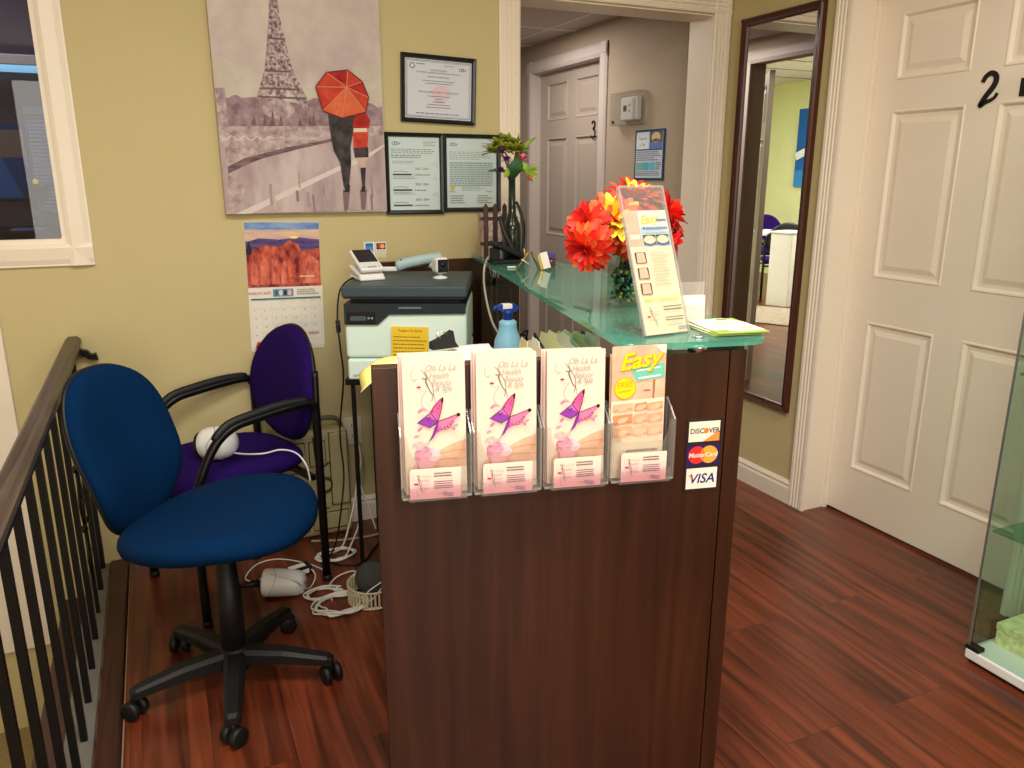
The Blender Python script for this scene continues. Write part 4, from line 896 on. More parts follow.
# ------------------------------------------------------------------ on the glass ledge
GZ = 1.0975
def petal(b, c, rad, nor, L, w, el, curl, m, r0):
    d = rad * cos(el) + nor * sin(el); s = nor.cross(rad).normalized(); up = (nor * cos(el) - rad * sin(el)); vs = []; fs = []
    for t_, ww in ((0, .3), (.35, .85), (.7, 1), (.92, .62), (1, .15)):
        p = c + rad * r0 + d * (L * t_) - up * (curl * L * t_ * t_); vs += [p + s * w * ww / 2 + up * .10 * w, p, p - s * w * ww / 2 + up * .10 * w]
    for i in range(4):
        k = i * 3; fs += [(k, k + 1, k + 4, k + 3), (k + 1, k + 2, k + 5, k + 4)]
    b.add(vs, fs, m, True)
PET = [mat('petal_red', (226, 34, 26), .55, vary=.15, vscale=60), mat('petal_scarlet', (242, 58, 30), .55, vary=.15, vscale=60), mat('petal_orange', (250, 104, 50), .55, vary=.15, vscale=60), mat('petal_deep', (196, 22, 26), .55, vary=.15, vscale=60)]
M_yel = mat('petal_yellow', (250, 206, 50), .55, vary=.15, vscale=60); M_leafd = mat('leaf_dark', (40, 82, 38), .5, vary=.2); M_leafl = mat('leaf_light', (128, 158, 44), .5, vary=.2); M_stem = mat('stem_green', (38, 66, 36), .55)
def bloom(b, c, n, r, yellow=0, layers=6, rnd=random):
    c = Vector(c); n = Vector(n).normalized(); x = n.orthogonal().normalized(); y = n.cross(x)
    for l in range(layers):
        f = l / (layers - 1); cnt = [17, 17, 15, 13, 10, 7][l]; el = R(-22 + 98 * f); L = r * (1 - .42 * f)
        for i in range(cnt):
            a = 2 * pi * (i + .5 * (l % 2)) / cnt + rnd.uniform(-.12, .12); rad = x * cos(a) + y * sin(a)
            m = rnd.choice(PET[:3] if f < .7 else [PET[0], PET[1], PET[3]]) if not (yellow and f > 1 - yellow) else rnd.choice([M_yel, M_yel, PET[2]])
            petal(b, c, rad, n, L * rnd.uniform(.88, 1.08), r * .30 * (1 - .2 * f), el + rnd.uniform(-.15, .15), .32, m, r * .05)
vx, vy = -.115, .392
V = thing('glass_vase', 'clear square glass vase of dark pebbles holding red flowers', 'vase', DW(vx, vy, GZ + .0003), DR)
b = MB(); sq = lambda r: [(r * (1 if i in (0, 3) else -1), r * (1 if i < 2 else -1)) for i in range(4)]
for args in [(-.031, .031, -.031, -.0285, 0, .15), (-.031, .031, .0285, .031, 0, .15), (-.031, -.0285, -.0285, .0285, 0, .15), (.0285, .031, -.0285, .0285, 0, .15), (-.0285, .0285, -.0285, .0285, 0, .008)]: b.box(*args, M_glassg)
b.build('vase_body', V)
b = MB(); pm_ = [mat('pebble_green', (22, 82, 70), .1), mat('pebble_dark', (22, 44, 48), .1), mat('pebble_teal', (62, 140, 120), .1), mat('pebble_gold', (196, 170, 70), .2), mat('pebble_white', (206, 220, 206), .2)]
for i in range(150): b.ball((random.uniform(-.0225, .0225), random.uniform(-.0225, .0225), .013 + random.random() * .076), random.uniform(.0045, .0065), random.choice(pm_[:3] + pm_), 6)
o = b.build('pebbles', V); o['kind'] = 'stuff'
vb = Vector(DW(vx, vy, GZ))
HEADS = [((.866, 1.50, 1.235), (-.75, -.5, -.35), .050, 0, 'drooping red flower lowest on the left of the vase'), ((.892, 1.55, 1.278), (-.85, -.3, .35), .056, .0, 'red orange flower pointing left above the drooping one'), ((.965, 1.545, 1.296), (-.2, -.8, .5), .062, .55, 'orange flower with a bright yellow centre'), ((1.045, 1.60, 1.335), (.0, -.25, .95), .070, .1, 'red flower topmost in the glass vase'), ((1.125, 1.585, 1.30), (.75, -.35, .45), .066, 0, 'red flower at the right of the bouquet'), ((1.105, 1.545, 1.245), (.7, -.6, -.2), .055, 0, 'red flower low on the right behind the acrylic sign'), ((1.01, 1.53, 1.265), (.1, -.95, .1), .055, .3, 'red flower in the middle behind the acrylic sign')]
for c, n, r, yl, lab in HEADS:
    c = (c[0] - .012, c[1], c[2] + .008); r *= 1.22; t = thing('red_flower', lab, 'flower', c, 0, 'red flowers in the glass vase'); b = MB(); bloom(b, (0, 0, 0), n, r, yl); b.build('petals', t)
    n = Vector(n).normalized(); c = Vector(c); end = vb + Vector((random.uniform(-.015, .015), random.uniform(-.015, .015), .09)) - c; top = vb + Vector(((c.x - vb.x) * .12, (c.y - vb.y) * .12, .152)) - c
    b = MB(); b.tube(catmull([-n * .004, -n * .03 + (top + n * .03) * .25, top, end], 5), .0032, M_stem, 7); b.build('stem', t)
# leaning acrylic sign with a leaflet
t = thing('sign_holder', 'tall clear acrylic sign holder leaning back in front of the vase', 'sign holder', (.840, 1.243, GZ + .0003), R(4)); SR = (R(-21), 0, 0)
w, h = .109, .298
b = MB(); b.M = Matrix.Rotation(R(-21), 4, 'X') @ Matrix.Translation((0, -.004, .001)); b.box(0, w, -.0022, 0, 0, h, M_acryl); b.box(0, w, .003, .0052, 0, h, M_acryl); b.box(-.001, .003, -.0024, .0054, 0, h, M_acre); b.box(w - .003, w + .001, -.0024, .0054, 0, h, M_acre); b.box(.003, w - .003, -.0024, .0054, h - .003, h + .001, M_acre); b.build('sleeve', t)
b = MB(); b.box(0, w, .0, .12, 0, .002, M_acryl); b.M = Matrix.Translation((0, .12, 0)) @ Matrix.Rotation(R(8), 4, 'X'); b.box(0, w, -.002, 0, .002, .06, M_acryl); b.build('foot', t)
b = MB(); w2, h2 = .104, .248; b.box(0, w2, 0, .0008, 0, h2, M_bro); b.M = Matrix.Translation((0, -.0002, 0))
def lq(x, y): xl = 118 + 50 * (y - 175) / 540; return ((x - xl) / 190 * w2, h2 - (y - 175) / 530 * h2)
P = lambda pts, m: b.poly2([lq(*q) for q in pts], m)
def bar(x0, x1, y0, y1, m):
    P([(x0, y0), (x1, y0), (x1 + 12 * (y1 - y0) / 130, y1), (x0 + 12 * (y1 - y0) / 130, y1)], m)
b.rect2(.001, w2 - .001, .001, h2 - .001, flat((250, 240, 206))); b.rect2(.001, .033, .175, h2 - .001, skin); b.rect2(.033, w2 - .001, .175, h2 - .001, flat((176, 216, 230))); b.poly2([(.033, h2 - .001), (w2 - .001, h2 - .001), (w2 - .001, .205), (.033, .215)], flat((244, 240, 226))); b.rect2(.006, .03, .19, .2, flat((240, 226, 214)))
b.poly2([(.001, .218), (.02, .23), (.033, .235), (.033, .21), (.001, .2)], flat((240, 190, 168)))
easy_script(b, .058, .222, .024, flat((236, 214, 40)), .1); b.lines(.076, .1, .223, .232, 1, flat((90, 120, 170)), .6, 0); b.ell2(.042, .212, .0028, .0028, flat((60, 70, 130)), 12); b.lines(.047, .1, .207, .216, 1, flat((90, 120, 190)), .6, 0); b.lines(.042, .1, .2, .204, 1, LN, .4)
for x0 in (.036, .068):
    b.rect2(x0, x0 + .030, .178, .198, flat((40, 44, 60))); b.ell2(x0 + .015, .188, .0145, .0085, skin); b.line2([(x0 + .003, .181), (x0 + .015, .178), (x0 + .027, .181)], .004, flat((60, 90, 150)), 3)
for j in range(3):
    z = .142 - j * .031; b.rect2(.008, .034, z, z + .022, flat((50, 36, 36))); b.poly2([(.0105, z + .001), (.0315, z + .001), (.030, z + .021), (.012, z + .021)], flat((240, 176, 152)))
b.lines(.045, .098, .095, .165, 11, flat((190, 180, 160)), .35, .4)
b.text2('FREE Consultations', w2 / 2, .066, .0105, flat((226, 210, 60)), bold=.01); face_line(b, lambda x, y: (.002 + (x - 40) * .00022, .058 - (y - 75) * .00025), .0006)
for q in (.05, .045, .04): b.rect2(.03, .044, q, q + .002, flat((206, 200, 186)))
b.lines(.052, .1, .044, .056, 2, flat((90, 90, 84)), .4, .1); b.lines(.052, .1, .024, .034, 2, flat((90, 90, 84)), .4, .1); b.lines(.052, .1, .014, .018, 1, flat((150, 150, 140)), .4)
for i in range(4): b.line2([(.082 + i * .005 + .0026 * cos(a * .7), .0085 + .003 * sin(a * .7)) for a in range(10)], .001, flat((80, 66, 140)))
mm_ = Matrix.Translation((.840, 1.243, GZ + .0003)) @ Matrix.Rotation(R(4), 4, 'Z') @ Matrix.Rotation(R(-21), 4, 'X') @ Matrix.Translation((.0025, -.0028, .002))
o = b.build('leaflet'); o.matrix_world = mm_; tag(o, 'pale body treatment leaflet inside the leaning acrylic sign holder', 'leaflet')
t = thing('card_holder', 'small clear acrylic card holder behind the leaning sign', 'card holder', DW(-.088, .165, GZ + .0003), DR)
b = MB(); b.box(0, .07, 0, .002, 0, .085, M_acre); b.box(0, .07, -.03, -.028, 0, .04, M_acryl); b.box(0, .07, -.028, 0, 0, .002, M_acryl); b.box(0, .002, -.028, 0, 0, .04, M_acryl); b.box(.068, .07, -.028, 0, 0, .04, M_acryl); b.build('tray', t)
c = None
for k in range(3):
    b = MB(); b.box(0, .062, 0, .0005, 0, .055, M_paper)
    o = b.build('plain_card', None, DW(-.084, .160 - .006 * k, GZ + .003), (R(-4), 0, DR)); tag(o, 'plain pale card standing in the small acrylic card holder', 'card', 'cards in the small acrylic holder')
# flyers
fl0 = None
for k in range(5):
    if fl0 is None:
        b = MB(); fw, fh = .108, .150; b.box(0, fw, 0, fh, 0, .0009, mat('flyer_green', (168, 188, 92), .6)); b.M = Matrix.Translation((0, 0, .0011)) @ Matrix.Rotation(R(-90), 4, 'X')
        b.M = Matrix(((1, 0, 0, 0), (0, 0, 1, 0), (0, -1, 0, .0011), (0, 0, 0, 1)))
        b.poly2([(.0, .03), (.0, fh), (.085, fh), (fw, .10), (fw, .018), (.05, .012)], flat((246, 238, 214))); b.poly2([(.004, .028), (.03, .03), (.03, .016), (.012, .012)], flat((140, 180, 60))); b.ell2(.075, .137, .014, .007, flat((110, 150, 50))); b.ell2(.078, .04, .016, .005, flat((190, 206, 110))); b.lines(.025, .085, .06, .12, 6, flat((226, 206, 206)), .35, .3)
        fl0 = b.build('flyer'); o = fl0
    else: o = fl0.copy(); COL.objects.link(o)
    x, y = (-.070 + .002 * k, .006 - .002 * k); o.location = DW(x, y, GZ + .0006 + .0016 * k); o.rotation_euler = (0, 0, DR + R([2, -1, 3, 0, 1][k]))
    tag(o, 'green and white flyer on top of the small flyer pile' if k == 4 else 'green edged flyer lower in the small flyer pile', 'flyer', 'flyers on the glass ledge')
# picket planter
t = thing('picket_planter', 'small planter box fenced with dark brown pickets', 'planter', DW(-.252, 1.575, GZ + .0003), DR + R(2)); M_pick = wood('picket_wood', (44, 22, 18), (76, 40, 32), 'Z', 2, .5)
b = MB(); b.box(.01, .135, .012, .10, 0, .16, mat('planter_pink', (196, 172, 160), .7, vary=.5, vscale=60)); b.build('liner', t)
for i in range(4):
    b = MB(); x = .012 + i * .036; b.M = Matrix(((1, 0, 0, 0), (0, 0, 1, .0), (0, 1, 0, 0), (0, 0, 0, 1))); b.prism([(x, 0), (x + .017, 0), (x + .017, .188), (x + .0085, .2), (x, .188)], 0, .007, M_pick); b.build('picket', t)
b = MB()
for z in (.045, .138): b.box(0, .146, .0072, .0118, z, z + .012, M_pick)
b.build('rail', t)
# dark bottle with green and purple blossoms
t = thing('dark_vase', 'slim dark glass bottle vase beside the picket planter', 'vase', DW(-.155, 1.47, GZ + .0003), DR); M_bott = mat('bottle_dark', (18, 34, 28), .12, vary=.1, coat=.4)
b = MB(); b.lathe([(.03, 0), (.034, .01), (.034, .10), (.03, .13), (.014, .165), (.012, .315), (.016, .32), (.012, .322)], M_bott, 24); b.build('bottle', t)
b = MB(); b.tube(catmull([(-.05, -.03, .16), (-.035, -.045, .10), (.0, -.06, .03), (.015, -.055, .003)], 5), [.004] + [.009] * 14 + [.006], M_black, 8, flat=.5); b.tube(catmull([(.014, -.01, .21), (.035, -.03, .14), (.036, -.03, .06), (.02, -.04, .003)], 5), [.004] + [.006] * 14 + [.005], M_black, 8, flat=.5); b.build('dark_ribbon', t)
base = Vector(DW(-.155, 1.47, GZ)) + Vector((-.005, 0, .315))
def bud(b, c, r, m, n=14):
    c = Vector(c)
    for i in range(n):
        a = i * 2.4; e = R(-10 + 90 * i / n); rad = Vector((cos(a), sin(a), 0)); petal(b, c, rad, Vector((0, 0, 1)), r, r * .7, e, .2, m[i % len(m)], r * .1)
t = thing('green_flower', 'large yellow green blossom in the dark bottle vase', 'flower', base, 0); b = MB(); G2 = [mat('petal_green', (160, 168, 52), .5, vary=.2, vscale=80), mat('petal_olive', (120, 132, 40), .5, vary=.2, vscale=80)]
for q in ((-.05, .0, .085), (-.02, .01, .10), (.012, 0, .088), (-.035, -.02, .07), (.0, -.02, .068), (-.07, .0, .062), (.025, -.01, .07)): bud(b, q, .036, G2, 14)
b.build('petals', t); b = MB(); b.tube(catmull([(-.02, 0, .06), (-.005, 0, .02), (0, 0, -.06)], 4), .0025, M_stem, 6); b.build('stem', t)
PUR = [mat('petal_purple', (120, 44, 140), .5, vary=.2, vscale=80), mat('petal_plum', (78, 30, 84), .5, vary=.2, vscale=80)]
for q, lab in (((-.052, -.04, .062), 'upper purple bud in front of the green blossom'), ((-.036, -.045, .036), 'middle dark purple bud below the green blossom'), ((-.064, -.05, .0), 'lowest bright purple bud of the bottle vase')):
    t = thing('purple_flower', lab, 'flower', base, 0, 'purple buds in the bottle vase'); b = MB(); bud(b, q, .019, PUR, 16); b.build('petals', t); b = MB(); b.tube(catmull([q, Vector(q) * .4 + Vector((0, 0, -.01)), (0, 0, -.05)], 4), .002, M_stem, 6); b.build('stem', t)
t = thing('pink_flower', 'pink blossom in the dark bottle vase', 'flower', base, 0); b = MB(); bud(b, (.028, -.035, .04), .024, [mat('petal_pink', (232, 84, 130), .5, vary=.25, vscale=80), mat('petal_blush', (246, 176, 190), .5)], 18); b.build('petals', t); b = MB(); b.tube(catmull([(.028, -.035, .035), (.01, -.01, 0), (0, 0, -.05)], 4), .002, M_stem, 6); b.build('stem', t)
t = thing('spiky_flower', 'spiky yellow green blossom hanging right of the bottle vase', 'flower', base, 0); b = MB()
for i in range(26):
    a = i * 2.4; d = Vector((.7 + .3 * cos(a), .4 * sin(a) - .2, -.3 + .7 * sin(a * 1.7))).normalized(); c = Vector((.058, -.02, .0)); s = d.cross(Vector((0, 1, .2))).normalized() * .004; e = c + d * .042; b.add([c + s, c + d * .02 + s * 1.6, e, c + d * .02 - s * 1.6, c - s], [(0, 1, 2, 3, 4)], [M_leafl, mat('leaf_lime', (186, 196, 70), .5)][i % 2])
b.ball((.062, -.03, -.022), .011, mat('petal_coral', (196, 110, 80), .5), 8); b.build('petals', t); b = MB(); b.tube(catmull([(.058, -.02, 0), (.03, -.01, 0), (0, 0, -.04)], 4), .002, M_stem, 6); b.build('stem', t)
def leaf(name, pts, w, m, lab):
    b = MB(); P = catmull(pts, 5); n = len(P); vs = []; fs = []
    for i, p in enumerate(P):
        ww = w * sin(pi * min(.97, max(.06, i / (n - 1)))) ** .7; tt = (P[min(i + 1, n - 1)] - P[max(0, i - 1)]).normalized(); s = tt.cross(Vector((0, -1, .15))).normalized() * ww; vs += [p + s, p + Vector((0, -.004, 0)), p - s]
    for i in range(n - 1):
        k = 3 * i; fs += [(k, k + 1, k + 4, k + 3), (k + 1, k + 2, k + 5, k + 4)]
    b.add(vs, fs, m, True); tag(b.build(name, None, base), lab, 'leaf', 'leaves in the bottle vase')
leaf('long_leaf', [(0, 0, -.03), (.03, 0, .05), (.065, .0, .095), (.1, 0, .118)], .008, M_leafl, 'long lime leaf reaching up right from the bottle vase')
leaf('long_leaf', [(0, .01, -.03), (.025, .01, .05), (.036, .01, .13)], .007, M_leafl, 'upright lime leaf of the bottle vase')
leaf('broad_leaf', [(0, -.02, -.03), (-.005, -.05, .0), (.0, -.055, .02), (.012, -.05, .045)], .028, M_leafd, 'broad dark green leaf at the bottle mouth')
leaf('broad_leaf', [(0, -.02, -.02), (-.03, -.05, .0), (-.05, -.055, -.02)], .012, M_leafl, 'pale leaf drooping left of the bottle mouth')
leaf('broad_leaf', [(0, -.02, -.02), (.025, -.055, .02), (.045, -.055, -.015)], .012, M_leafl, 'pale leaf drooping right of the bottle mouth')
leaf('long_leaf', [(-.03, -.04, .0), (-.07, -.05, .005), (-.108, -.05, .0)], .005, M_leafd, 'thin dark leaf pointing left under the purple buds')
# things at the far end of the ledge
t = thing('desk_phone', 'black cordless desk device propped at the far glass end', 'phone', DW(-.248, 1.33, GZ + .0003), DR + R(10))
b = MB(); b.M = Matrix.Translation((0, 0, .012)) @ Matrix.Rotation(R(24), 4, 'Y'); b.box(0, .125, 0, .07, 0, .018, M_black, .005); b.box(.01, .055, .012, .058, .018, .0195, mat('screen_dark', (26, 40, 48), .1)); b.M = Matrix.Identity(4); b.M = Matrix.Translation((0, 0, .055)); b.build('handset', t)
for ch in t.children: ch.location.z = .052
b = MB(); b.box(.0, .12, .01, .06, 0, .012, M_black, .003); b.box(.0, .03, .02, .05, .012, .055, M_black, .003); b.build('cradle', t)
b = MB(); b.tube(catmull([(-.004, .03, .01), (-.02, .02, .012), (-.012, -.02, .006), (-.015, -.05, .004)], 5), .002, M_black, 6); b.build('cord', t)
M_gold = mat('gold_wire', (206, 170, 80), .3, metal=.8, vary=0)
t = thing('gold_easel', 'little gold wire easel on the far glass end', 'easel', DW(-.20, 1.145, GZ + .0003), DR + R(4))
b = MB(); b.tube([(-.012, 0, 0), (.032, .012, .055), (.045, .015, .06), (.05, .02, .045), (.075, .03, .0)], .0018, M_gold, 6); b.tube([(-.004, .02, 0), (.038, .02, .055), (.05, .02, .058), (.056, .026, .04), (.085, .04, .0)], .0018, M_gold, 6); b.build('frame', t)
b = MB(); b.tube([(.014, -.004, .072), (.02, .0, .042), (.026, .002, .030)], .0018, M_gold, 6); b.tube([(.008, .002, .036), (.04, .01, .016)], .0018, M_white, 6); b.build('hook', t)
t = thing('price_tag', 'small white tag card with a gold edge on the far glass end', 'tag', DW(-.128, 1.14, GZ + .0003), DR + R(-14))
b = MB(); b.M = Matrix.Rotation(R(-16), 4, 'Y') @ Matrix.Rotation(R(-10), 4, 'X'); b.box(.009, .034, 0, .003, .0, .054, M_paper, .001); b.build('card', t)
b = MB(); b.M = Matrix.Rotation(R(-16), 4, 'Y') @ Matrix.Rotation(R(-10), 4, 'X'); b.box(.0, .0085, .001, .012, .0, .050, M_gold, .001); b.build('edge', t)
t = thing('trinket_box', 'tiny dark brown box with a latch on the far glass end', 'box', DW(-.085, 1.235, GZ + .0003), DR)
b = MB(); b.box(0, .032, 0, .03, 0, .021, M_mahog, .002); b.build('body', t); b = MB(); b.box(-.001, .033, -.001, .031, .0212, .030, M_mahog, .002); b.build('lid', t); b = MB(); b.ball((.016, -.0035, .019), .0035, mat('latch_metal', (190, 186, 176), .3, metal=.8), 8); b.build('latch', t)
b = MB(); b.prism(corner(0, 0, .02, 0, 360, 14)[:-1], 0, .012, mat('violet_felt', (78, 70, 150), .8)); tag(b.build('violet_puck', None, DW(-.068, 1.285, GZ + .030)), 'small violet round item on the tiny brown box', 'trinket')
bpy.data.objects['violet_puck'].location = DW(-.07, 1.25, GZ + .0306)
b = MB(); b.box(0, .03, 0, .012, 0, .006, M_white, .002); tag(b.build('white_block', None, DW(-.225, 1.215, GZ + .0003), DR), 'tiny white block beside the gold easel', 'block')
# ------------------------------------------------------------------ printer and its stand
PL = (.543, 2.55, 0); PR = R(-24.4)
PM = Matrix.Translation(PL) @ Matrix.Rotation(PR, 4, 'Z')
def PWD(x, y, z): return tuple(PM @ Vector((x, y, z)))
t = thing('printer_stand', 'black metal printer stand with thin legs', 'stand', PL, PR)
b = MB(); b.box(-.01, .415, .01, .40, .712, .733, M_blackm, .002); b.build('shelf', t)
for q in ((.012, .03), (.39, .03), (.012, .38), (.39, .36)):
    b = MB(); b.box(q[0] - .0065, q[0] + .0065, q[1] - .0065, q[1] + .0065, 0, .712, M_blackm); b.build('leg', t)
b = MB(); b.box(.012, .39, .374, .386, .12, .135, M_blackm); b.build('brace', t)
M_pdark = mat('printer_slate', (58, 74, 82), .45, vary=.04); M_pdk2 = mat('printer_dark', (34, 44, 52), .4, vary=.04); M_pwhite = mat('printer_white', (228, 250, 240), .4, vary=.01)
t = thing('printer', 'slate and white office printer on the black stand', 'printer', PWD(0, 0, .7335), PR)
b = MB(); b.box(0, .404, .004, .41, .074, .245, M_pwhite, .012, 3); b.build('body', t)
b = MB(); b.box(.004, .404, 0, .41, .0, .0715, M_pwhite, .008, 3); b.box(.10, .30, -.002, .002, .045, .066, M_pdk2, .002); b.box(.02, .035, -.001, .001, .012, .02, flat((190, 190, 186))); b.build('paper_tray', t)
b = MB(); b.M = Matrix(((1, 0, 0, 0), (0, 0, 1, .0), (0, 1, 0, 0), (0, 0, 0, 1)))
b.prism([(0.002, .189), (.112, .189), (.15, .223), (.402, .226), (.402, .258), (.002, .258)], -.004, .06, M_pdk2); b.M = Matrix(); b.box(.002, .402, .05, .408, .2455, .258, M_pdk2); b.build('front_fascia', t)
b = MB(); b.box(.012, .104, -.008, -.0035, .194, .235, M_black, .002); b.box(.022, .075, -.0095, -.0075, .203, .218, mat('screen_slate', (70, 90, 100), .2), .001)
for q in (.083, .094): b.tube([(q, -.0075, .211), (q, -.0095, .211)], .004, mat('button_grey', (140, 160, 166), .4), 10)
b.build('control_panel', t)
b = MB(); b.box(.182, .256, -.006, -.0038, .243, .248, mat('slot_teal', (110, 140, 146), .3)); b.build('badge', t)
b = MB(); b.box(.02, .384, .03, .40, .258, .283, M_black); b.build('slot_shade', t)  # black block stands in for the shade inside the output slot
b = MB(); b.box(-.004, .406, -.006, .42, .279, .316, M_pdark, .006, 3); b.box(.002, .40, .0, .415, .2745, .279, M_pdk2); b.build('scanner_lid', t)
PT = .7335 + .3163
t = thing('card_terminal', 'white card payment terminal in its dock on the printer', 'terminal', PWD(.045, .125, PT), PR + R(30))
b = MB(); b.M = Matrix.Rotation(R(0), 4, 'X'); b.box(-.012, .078, -.01, .11, 0, .012, M_white, .005, 3); b.M = Matrix.Translation((0, .0, .006)) @ Matrix.Rotation(R(14), 4, 'X'); b.box(-.012, .078, .0, .115, 0, .014, M_white, .006, 3); b.build('dock', t)
b = MB(); b.M = Matrix.Translation((0, -.004, .026)) @ Matrix.Rotation(R(25), 4, 'X'); b.box(-.008, .076, .0, .135, 0, .017, M_white, .007, 3); b.build('reader', t)
b = MB(); b.M = Matrix.Translation((0, -.004, .026)) @ Matrix.Rotation(R(25), 4, 'X'); b.box(.0, .068, .045, .128, .0165, .0178, mat('screen_black', (26, 26, 30), .25, vary=.02)); b.build('screen', t)
b = MB(); b.M = Matrix.Translation((0, -.004, .026)) @ Matrix.Rotation(R(25), 4, 'X'); b.box(.018, .05, .008, .016, .0165, .0175, mat('label_grey', (150, 150, 150), .5)); b.ball((.008, .012, .017), .002, M_black, 6); b.ball((.06, .012, .017), .002, M_black, 6); b.build('logo', t)
t = thing('hand_scanner', 'pale grey green handheld wand lying across the printer lid', 'scanner', PWD(.10, .345, PT), PR + R(9)); M_teal = mat('wand_teal', (168, 196, 196), .45, vary=.02)
b = MB(); b.M = Matrix.Translation((0, 0, .022)) @ Matrix.Rotation(R(-9), 4, 'Y'); 
b.tube(catmull([(.025, 0, .0), (.035, 0, .0), (.06, 0, .004), (.12, 0, .006), (.17, 0, .006), (.20, 0, .006)], 4), [.010, .014, .018, .02, .021, .021, .021, .021, .0205, .02, .02, .02, .0195, .019, .019, .018, .018, .017, .016, .014, .010], M_teal, 14, flat=.85); b.build('body', t)
b = MB(); b.tube(catmull([(.15, -.004, .03), (.175, -.006, .014), (.185, -.008, .004)], 4), .012, M_teal, 10); b.build('grip', t)
b = MB(); b.box(-.035, .032, -.010, .010, .008, .024, M_white, .004); b.build('connector', t)
b = MB(); b.M = Matrix.Translation((0, 0, .022)) @ Matrix.Rotation(R(-9), 4, 'Y'); b.ball((.05, -.009, .019), .004, M_black, 8); b.build('button', t)
def cube_camera(loc, rot):
    t = thing('desk_camera', 'small white camera with a black face on a round foot on the printer', 'camera', loc, rot)
    b = MB(); b.lathe([(.026, 0), (.026, .004), (.018, .008), (.006, .011), (.006, .02)], M_white, 24); b.build('foot', t)
    b = MB(); b.box(-.024, .024, -.028, .022, .018, .074, M_white, .012, 4); b.build('body', t)
    b = MB(); b.box(-.019, .019, -.0295, -.026, .024, .068, M_black, .008, 3); b.build('face', t)
    b = MB(); b.tube([(0, -.029, .05), (0, -.031, .05)], .008, mat('lens_glass', (20, 26, 34), .05), 14); b.build('lens', t)
cube_camera(PWD(.302, .20, PT), PR + R(28))
b = MB(); b.box(0, .122, -.0004, 0, 0, .16, mat('note_yellow', (246, 206, 50), .65)); b.M = Matrix.Translation((0, -.0006, 0)); k = flat((110, 90, 30)); b.text2("Today's To Do's!", .062, .143, .0115, k, bold=.01); b.lines(.006, .116, .02, .132, 9, flat((150, 120, 40)), .3, .25)
tag(b.build('yellow_note', None, PWD(.152, -.0045, .7335 + .024), (0, R(1.5), PR)), 'yellow printed note stuck on the printer front', 'note')
# cables by the printer
def cable(name, pts, r, m, label, k=6, cat='cable'):
    b = MB(); b.tube(catmull(pts, k), r, m, 7); return tag(b.build(name), label, cat)
o = cable('power_cable', [PWD(.03, .2, PT + .003), PWD(-.005, .16, PT + .002), PWD(-.03, .10, PT - .03), PWD(-.035, .06, PT - .12), PWD(-.028, .05, PT - .22), (.545, 2.62, .72), (.53, 2.66, .52), (.535, 2.66, .36), (.515, 2.64, .24), (.50, 2.70, .08), (.47, 2.72, .004)], .0032, M_black, 'black cord hanging down beside the printer to the floor')
b = MB(); b.tube([PWD(-.035, .061, PT - .125), PWD(-.033, .060, PT - .165)], .008, M_black, 10); b.build('ferrite', o)
cable('cream_cable', [(1.165, 2.72, GZ + .006), (1.135, 2.70, GZ + .014), (1.095, 2.64, GZ + .010), (1.07, 2.615, GZ - .03), (1.075, 2.62, .99), (1.095, 2.60, .88), (1.14, 2.58, .80), (1.17, 2.52, .75)], .0042, mat('cord_cream', (216, 206, 190), .5, vary=.02), 'cream cord looping off the far glass end down to the worktop')
for i in range(5):
    cable('black_cable', [(1.01 + .01 * i, 2.30, .749 + .001), (1.03 + .012 * i, 2.36, .80 + .012 * i), (1.10 + .01 * i, 2.40, .825 + .014 * i), (1.16, 2.36 + .02 * i, .79 + .01 * i), (1.19, 2.30 + .02 * i, .7495)], .0035, [M_black, M_black, mat('cable_grey', (96, 112, 112), .5)][i % 3], 'one of the looped cables bunched between printer and spray bottle').__setitem__('group', 'looped cables behind the brochures')
for i, dx in enumerate((0, .022)):
    cable('hanging_cable', [(1.135 + dx, 2.70, GZ - .004), (1.13 + dx, 2.69, .98), (1.13 + dx, 2.68, .86), (1.15 + dx, 2.66, .747)], .003, mat('cable_slate', (60, 70, 74), .5), 'grey cord hanging below the far end of the glass, %s' % ('nearer the printer' if i == 0 else 'nearer the spray bottle'))
# spray bottle
sb_ = t = thing('spray_bottle', 'pale blue spray bottle with a dark blue trigger head', 'bottle', DW(-.298, .86, .7455), R(-6))
M_sb = mat('bottle_blue', (140, 196, 226), .35, vary=.02); M_db = mat('trigger_blue', (26, 60, 150), .4, vary=.03)
b = MB(); b.lathe([(.032, 0), (.039, .008), (.040, .06), (.040, .15), (.037, .172), (.030, .19), (.0255, .205), (.0245, .216), (.025, .224), (.016, .230)], M_sb, 28); b.build('bottle_body', t)
b = MB(); b.lathe([(.0135, .226), (.0135, .246), (.015, .248), (.014, .256)], M_db, 18); b.M = Matrix(((1, 0, 0, 0), (0, 0, 1, 0), (0, 1, 0, 0), (0, 0, 0, 1)))
b.prism([(-.033, .259), (-.033, .268), (-.02, .274), (.018, .274), (.034, .264), (.016, .252), (-.014, .252), (-.016, .258)], -.011, .011, M_db); b.build('trigger_head', t)
b = MB(); b.box(-.018, .010, -.0122, .0122, .261, .2745, M_white, .002); b.build('cap_label', t)
b = MB(); b.tube([(-.033, 0, .2635), (-.041, 0, .2635)], .007, M_db, 12); b.build('nozzle', t)
